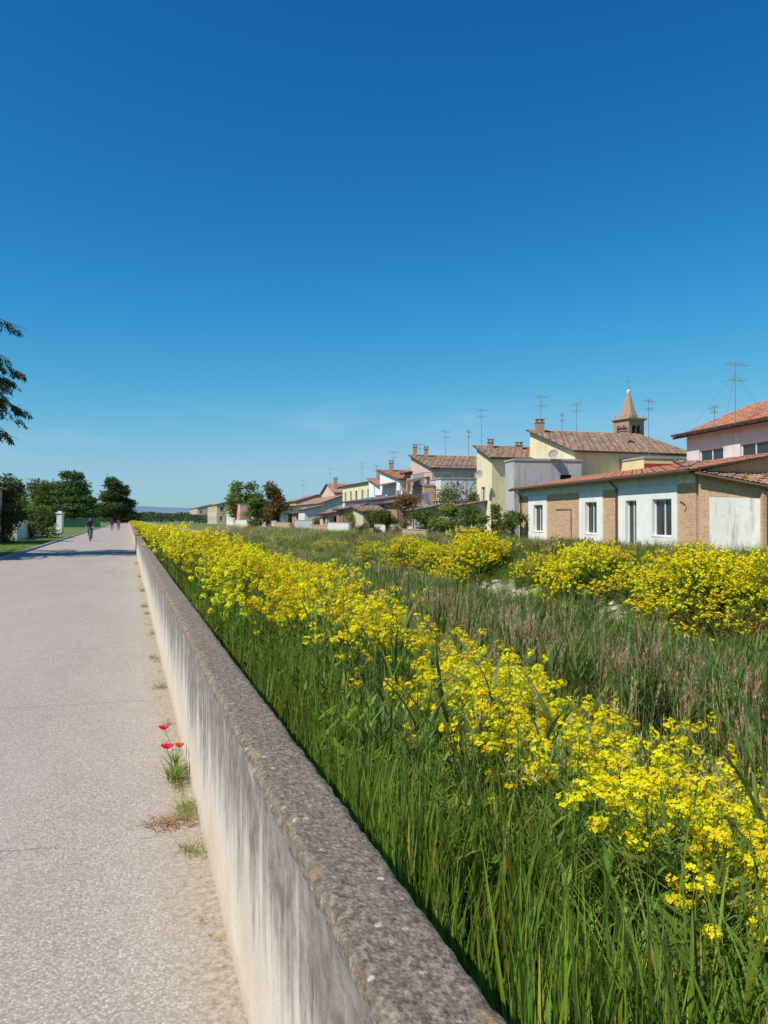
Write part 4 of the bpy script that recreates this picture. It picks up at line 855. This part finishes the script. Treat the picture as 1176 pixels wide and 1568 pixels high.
def body(stride=.0):
    J={'pel':(0,0,.95),'wst':(0,0,1.1),'che':(0,.0,1.3),'nck':(0,0,1.47),'hd0':(0,.01,1.56),'hd1':(0,.02,1.67),'hd2':(0,.01,1.75)}
    for s,n in((-1,'l'),(1,'r')):
        J['hp'+n]=(s*.1,0,.9); J['kn'+n]=(s*.11,s*stride*.5+.04,.5); J['an'+n]=(s*.11,s*stride,.09); J['to'+n]=(s*.12,s*stride+.17,.04)
        J['sh'+n]=(s*.19,0,1.42); J['el'+n]=(s*.25,-s*stride*.3,1.13); J['wr'+n]=(s*.24,-s*stride*.6+.08,.88); J['fi'+n]=(s*.24,-s*stride*.6+.11,.76)
    E=[('pel','wst'),('wst','che'),('che','nck'),('nck','hd0'),('hd0','hd1'),('hd1','hd2')]
    for n in 'lr': E+=[('pel','hp'+n),('hp'+n,'kn'+n),('kn'+n,'an'+n),('an'+n,'to'+n),('che','sh'+n),('sh'+n,'el'+n),('el'+n,'wr'+n),('wr'+n,'fi'+n)]
    r={'pel':(.15,.11),'wst':(.14,.10),'che':(.16,.11),'nck':.055,'hd0':.075,'hd1':.095,'hd2':.06}
    for n in 'lr': r.update({'hp'+n:.1,'kn'+n:.065,'an'+n:.045,'to'+n:.035,'sh'+n:.065,'el'+n:.045,'wr'+n:.032,'fi'+n:.025})
    return J,E,r
def pk(leg=.95):
    def f(c):
        if c.z>1.5: return 3 if (c.z>1.68 or c.y<-.02) else 2
        if c.z<.09: return 4
        return 1 if c.z<leg and abs(c.x)<.2 else (0 if not(c.z<.86) else 2)
    return f
for (a,b_,st,ms,rz) in [(117,-1.3,.22,[m_redc,m_jean,m_skin,m_hair,m_black],TH),(119,-2.2,-.2,[m_navy,m_jean,m_skin,m_hair,m_black],TH)]:
    J,E,r=body(st); x,y=L2W(a,b_); skin('pedestrian',J,E,r,ms,pk(),(x,y,0),rz)
J,E,r=body(0)
J.update({'pel':(0,-.18,1.0),'wst':(0,-.12,1.15),'che':(0,.02,1.36),'nck':(0,.10,1.5),'hd0':(0,.13,1.58),'hd1':(0,.16,1.68),'hd2':(0,.15,1.76)})
for s,n,fz,fy in((-1,'l',.22,.02),(1,'r',.46,.1)):
    J['hp'+n]=(s*.1,-.15,.95); J['kn'+n]=(s*.13,.24,.62+(fz-.22)*.8); J['an'+n]=(s*.12,fy,fz+.05); J['to'+n]=(s*.12,fy+.16,fz)
    J['sh'+n]=(s*.19,.05,1.45); J['el'+n]=(s*.28,.22,1.2); J['wr'+n]=(s*.25,.44,1.05); J['fi'+n]=(s*.22,.5,1.02)
def pkc(c):
    if c.z>1.53: return 3 if (c.z>1.70 or c.y<.09) else 2
    if c.z<.3: return 4
    if c.y>.38: return 2
    return 1 if c.z<1.0 and abs(c.x)<.22 else 0
x,y=L2W(62,-2.7); skin('cyclist',J,E,r,[m_navy,m_jean,m_skin,m_hair,m_black],pkc,(x,y,0),TH+math.pi)
bk=MB()
for wy in(-.52,.55):
    n=28; pts=[(0,wy+math.cos(2*math.pi*k/n)*.34,.34+math.sin(2*math.pi*k/n)*.34) for k in range(n+1)]
    bk.tube(pts,.02,6,1,cap=False)
    for k in range(12): t=k*math.pi/6; bk.tube([(0,wy,.34),(0,wy+math.cos(t)*.33,.34+math.sin(t)*.33)],.003,3,0,cap=False)
    bk.tube([(-.05,wy,.34),(.05,wy,.34)],.025,8)
BB=(0,-.05,.3); ST_=(0,-.18,.82); HD=(0,.38,.86)
for p_,q_ in((BB,ST_),(BB,(0,.42,.7)),(ST_,HD),(BB,(0,-.52,.34)),(ST_,(0,-.52,.34)),((0,.36,1.0),(0,.55,.34)),(ST_,(0,-.2,.93))): bk.tube([p_,q_],.018,6)
bk.tube([(-.28,.44,1.02),(-.1,.38,1.04),(.1,.38,1.04),(.28,.44,1.02)],.014,6); bk.box((-.08,-.32,.93),(.16,0,0),(0,.26,0),(0,0,.05),1)
bk.tube([(0,-.05,.3),(.09,.0,.42)],.012,5); bk.tube([(0,-.05,.3),(-.09,-.1,.18)],.012,5); bk.box((.08,-.03,.41),(.1,0,0),(0,.08,0),(0,0,.02),1); bk.box((-.18,.0,.18),(.1,0,0),(0,.08,0),(0,0,.02),1)
bk.tube([(-.1,-.05,.3),(.1,-.05,.3)],.05,8)
o=bk.build('bicycle',[m_metal,m_black]); o.location=(x,y,0); o.rotation_euler[2]=TH+math.pi
# ------------------------------------------------------------------ sun, sky
el=math.radians(50); az=math.atan2(-.80,-.60); tosun=Vector((math.sin(az)*math.cos(el),math.cos(az)*math.cos(el),math.sin(el)))
sl=bpy.data.lights.new('sun','SUN'); sl.energy=5.0; sl.angle=math.radians(.5); sl.color=(1,.955,.87); so=bpy.data.objects.new('sun',sl); SC.collection.objects.link(so); so.rotation_euler=(-tosun).to_track_quat('-Z','Y').to_euler()
w=bpy.data.worlds.new('World'); SC.world=w; w.use_nodes=True; nt=w.node_tree; bg=nt.nodes['Background']
sky=nd(nt,'ShaderNodeTexSky',sky_type='NISHITA'); sky.sun_disc=False; sky.sun_elevation=el; sky.sun_rotation=az; sky.altitude=0; sky.air_density=1.0; sky.dust_density=.1; sky.ozone_density=2.5
hs=nd(nt,'ShaderNodeHueSaturation',{'Color':sky.outputs[0],'Saturation':1.15,'Value':1.0})
# deepen the clear-air blue: steeper response of each channel between zenith and horizon
sc_=nd(nt,'ShaderNodeSeparateColor',{0:hs.outputs[0]}); ch=[]
for i,(k0,gam,amp,cap) in enumerate([(.0825,1.9,2.5,2.7),(.125,1.25,1.12,4.9),(.155,1.25,1.03,6.5)]):
    v=ma(nt,'POWER',ma(nt,'MAXIMUM',ma(nt,'MULTIPLY',sc_.outputs[i],k0),0.0),gam); v=ma(nt,'MULTIPLY',v,amp/.125)
    # soft shoulder towards the cap
    r_=ma(nt,'POWER',ma(nt,'DIVIDE',v,cap),3.0); ch.append(ma(nt,'DIVIDE',v,ma(nt,'POWER',ma(nt,'ADD',r_,1.0),.3333)))
tint=nd(nt,'ShaderNodeCombineColor',{0:ch[0],1:ch[1],2:ch[2]}).outputs[0]
tc=nd(nt,'ShaderNodeTexCoord').outputs['Generated']; sz_=nd(nt,'ShaderNodeSeparateXYZ',{0:tc})
cn=noi(nt,vmap(nt,tc,(3.0,3.0,16)),1.6,6,.6); ck=ma(nt,'MULTIPLY',maprange(nt,cn,.5,.75,0,.35),ma(nt,'MULTIPLY',maprange(nt,sz_.outputs[2],.03,.08),maprange(nt,sz_.outputs[2],.17,.10)))
col=mix(nt,ck,tint,(4.0,5.6,6.8))
nt.links.new(col,bg.inputs['Color']); bg.inputs['Strength'].default_value=.125
# ------------------------------------------------------------------ camera
cd=bpy.data.cameras.new('camera'); cd.sensor_fit='VERTICAL'; cd.sensor_height=34.6; cd.lens=26.0; cd.clip_end=20000; cd.clip_start=.05
co=bpy.data.objects.new('camera',cd); SC.collection.objects.link(co); co.location=(0,0,EYE); co.rotation_euler=(math.radians(90.53),0,0); SC.camera=co
SC.view_settings.view_transform='Standard'; SC.view_settings.look='None'; SC.view_settings.exposure=0
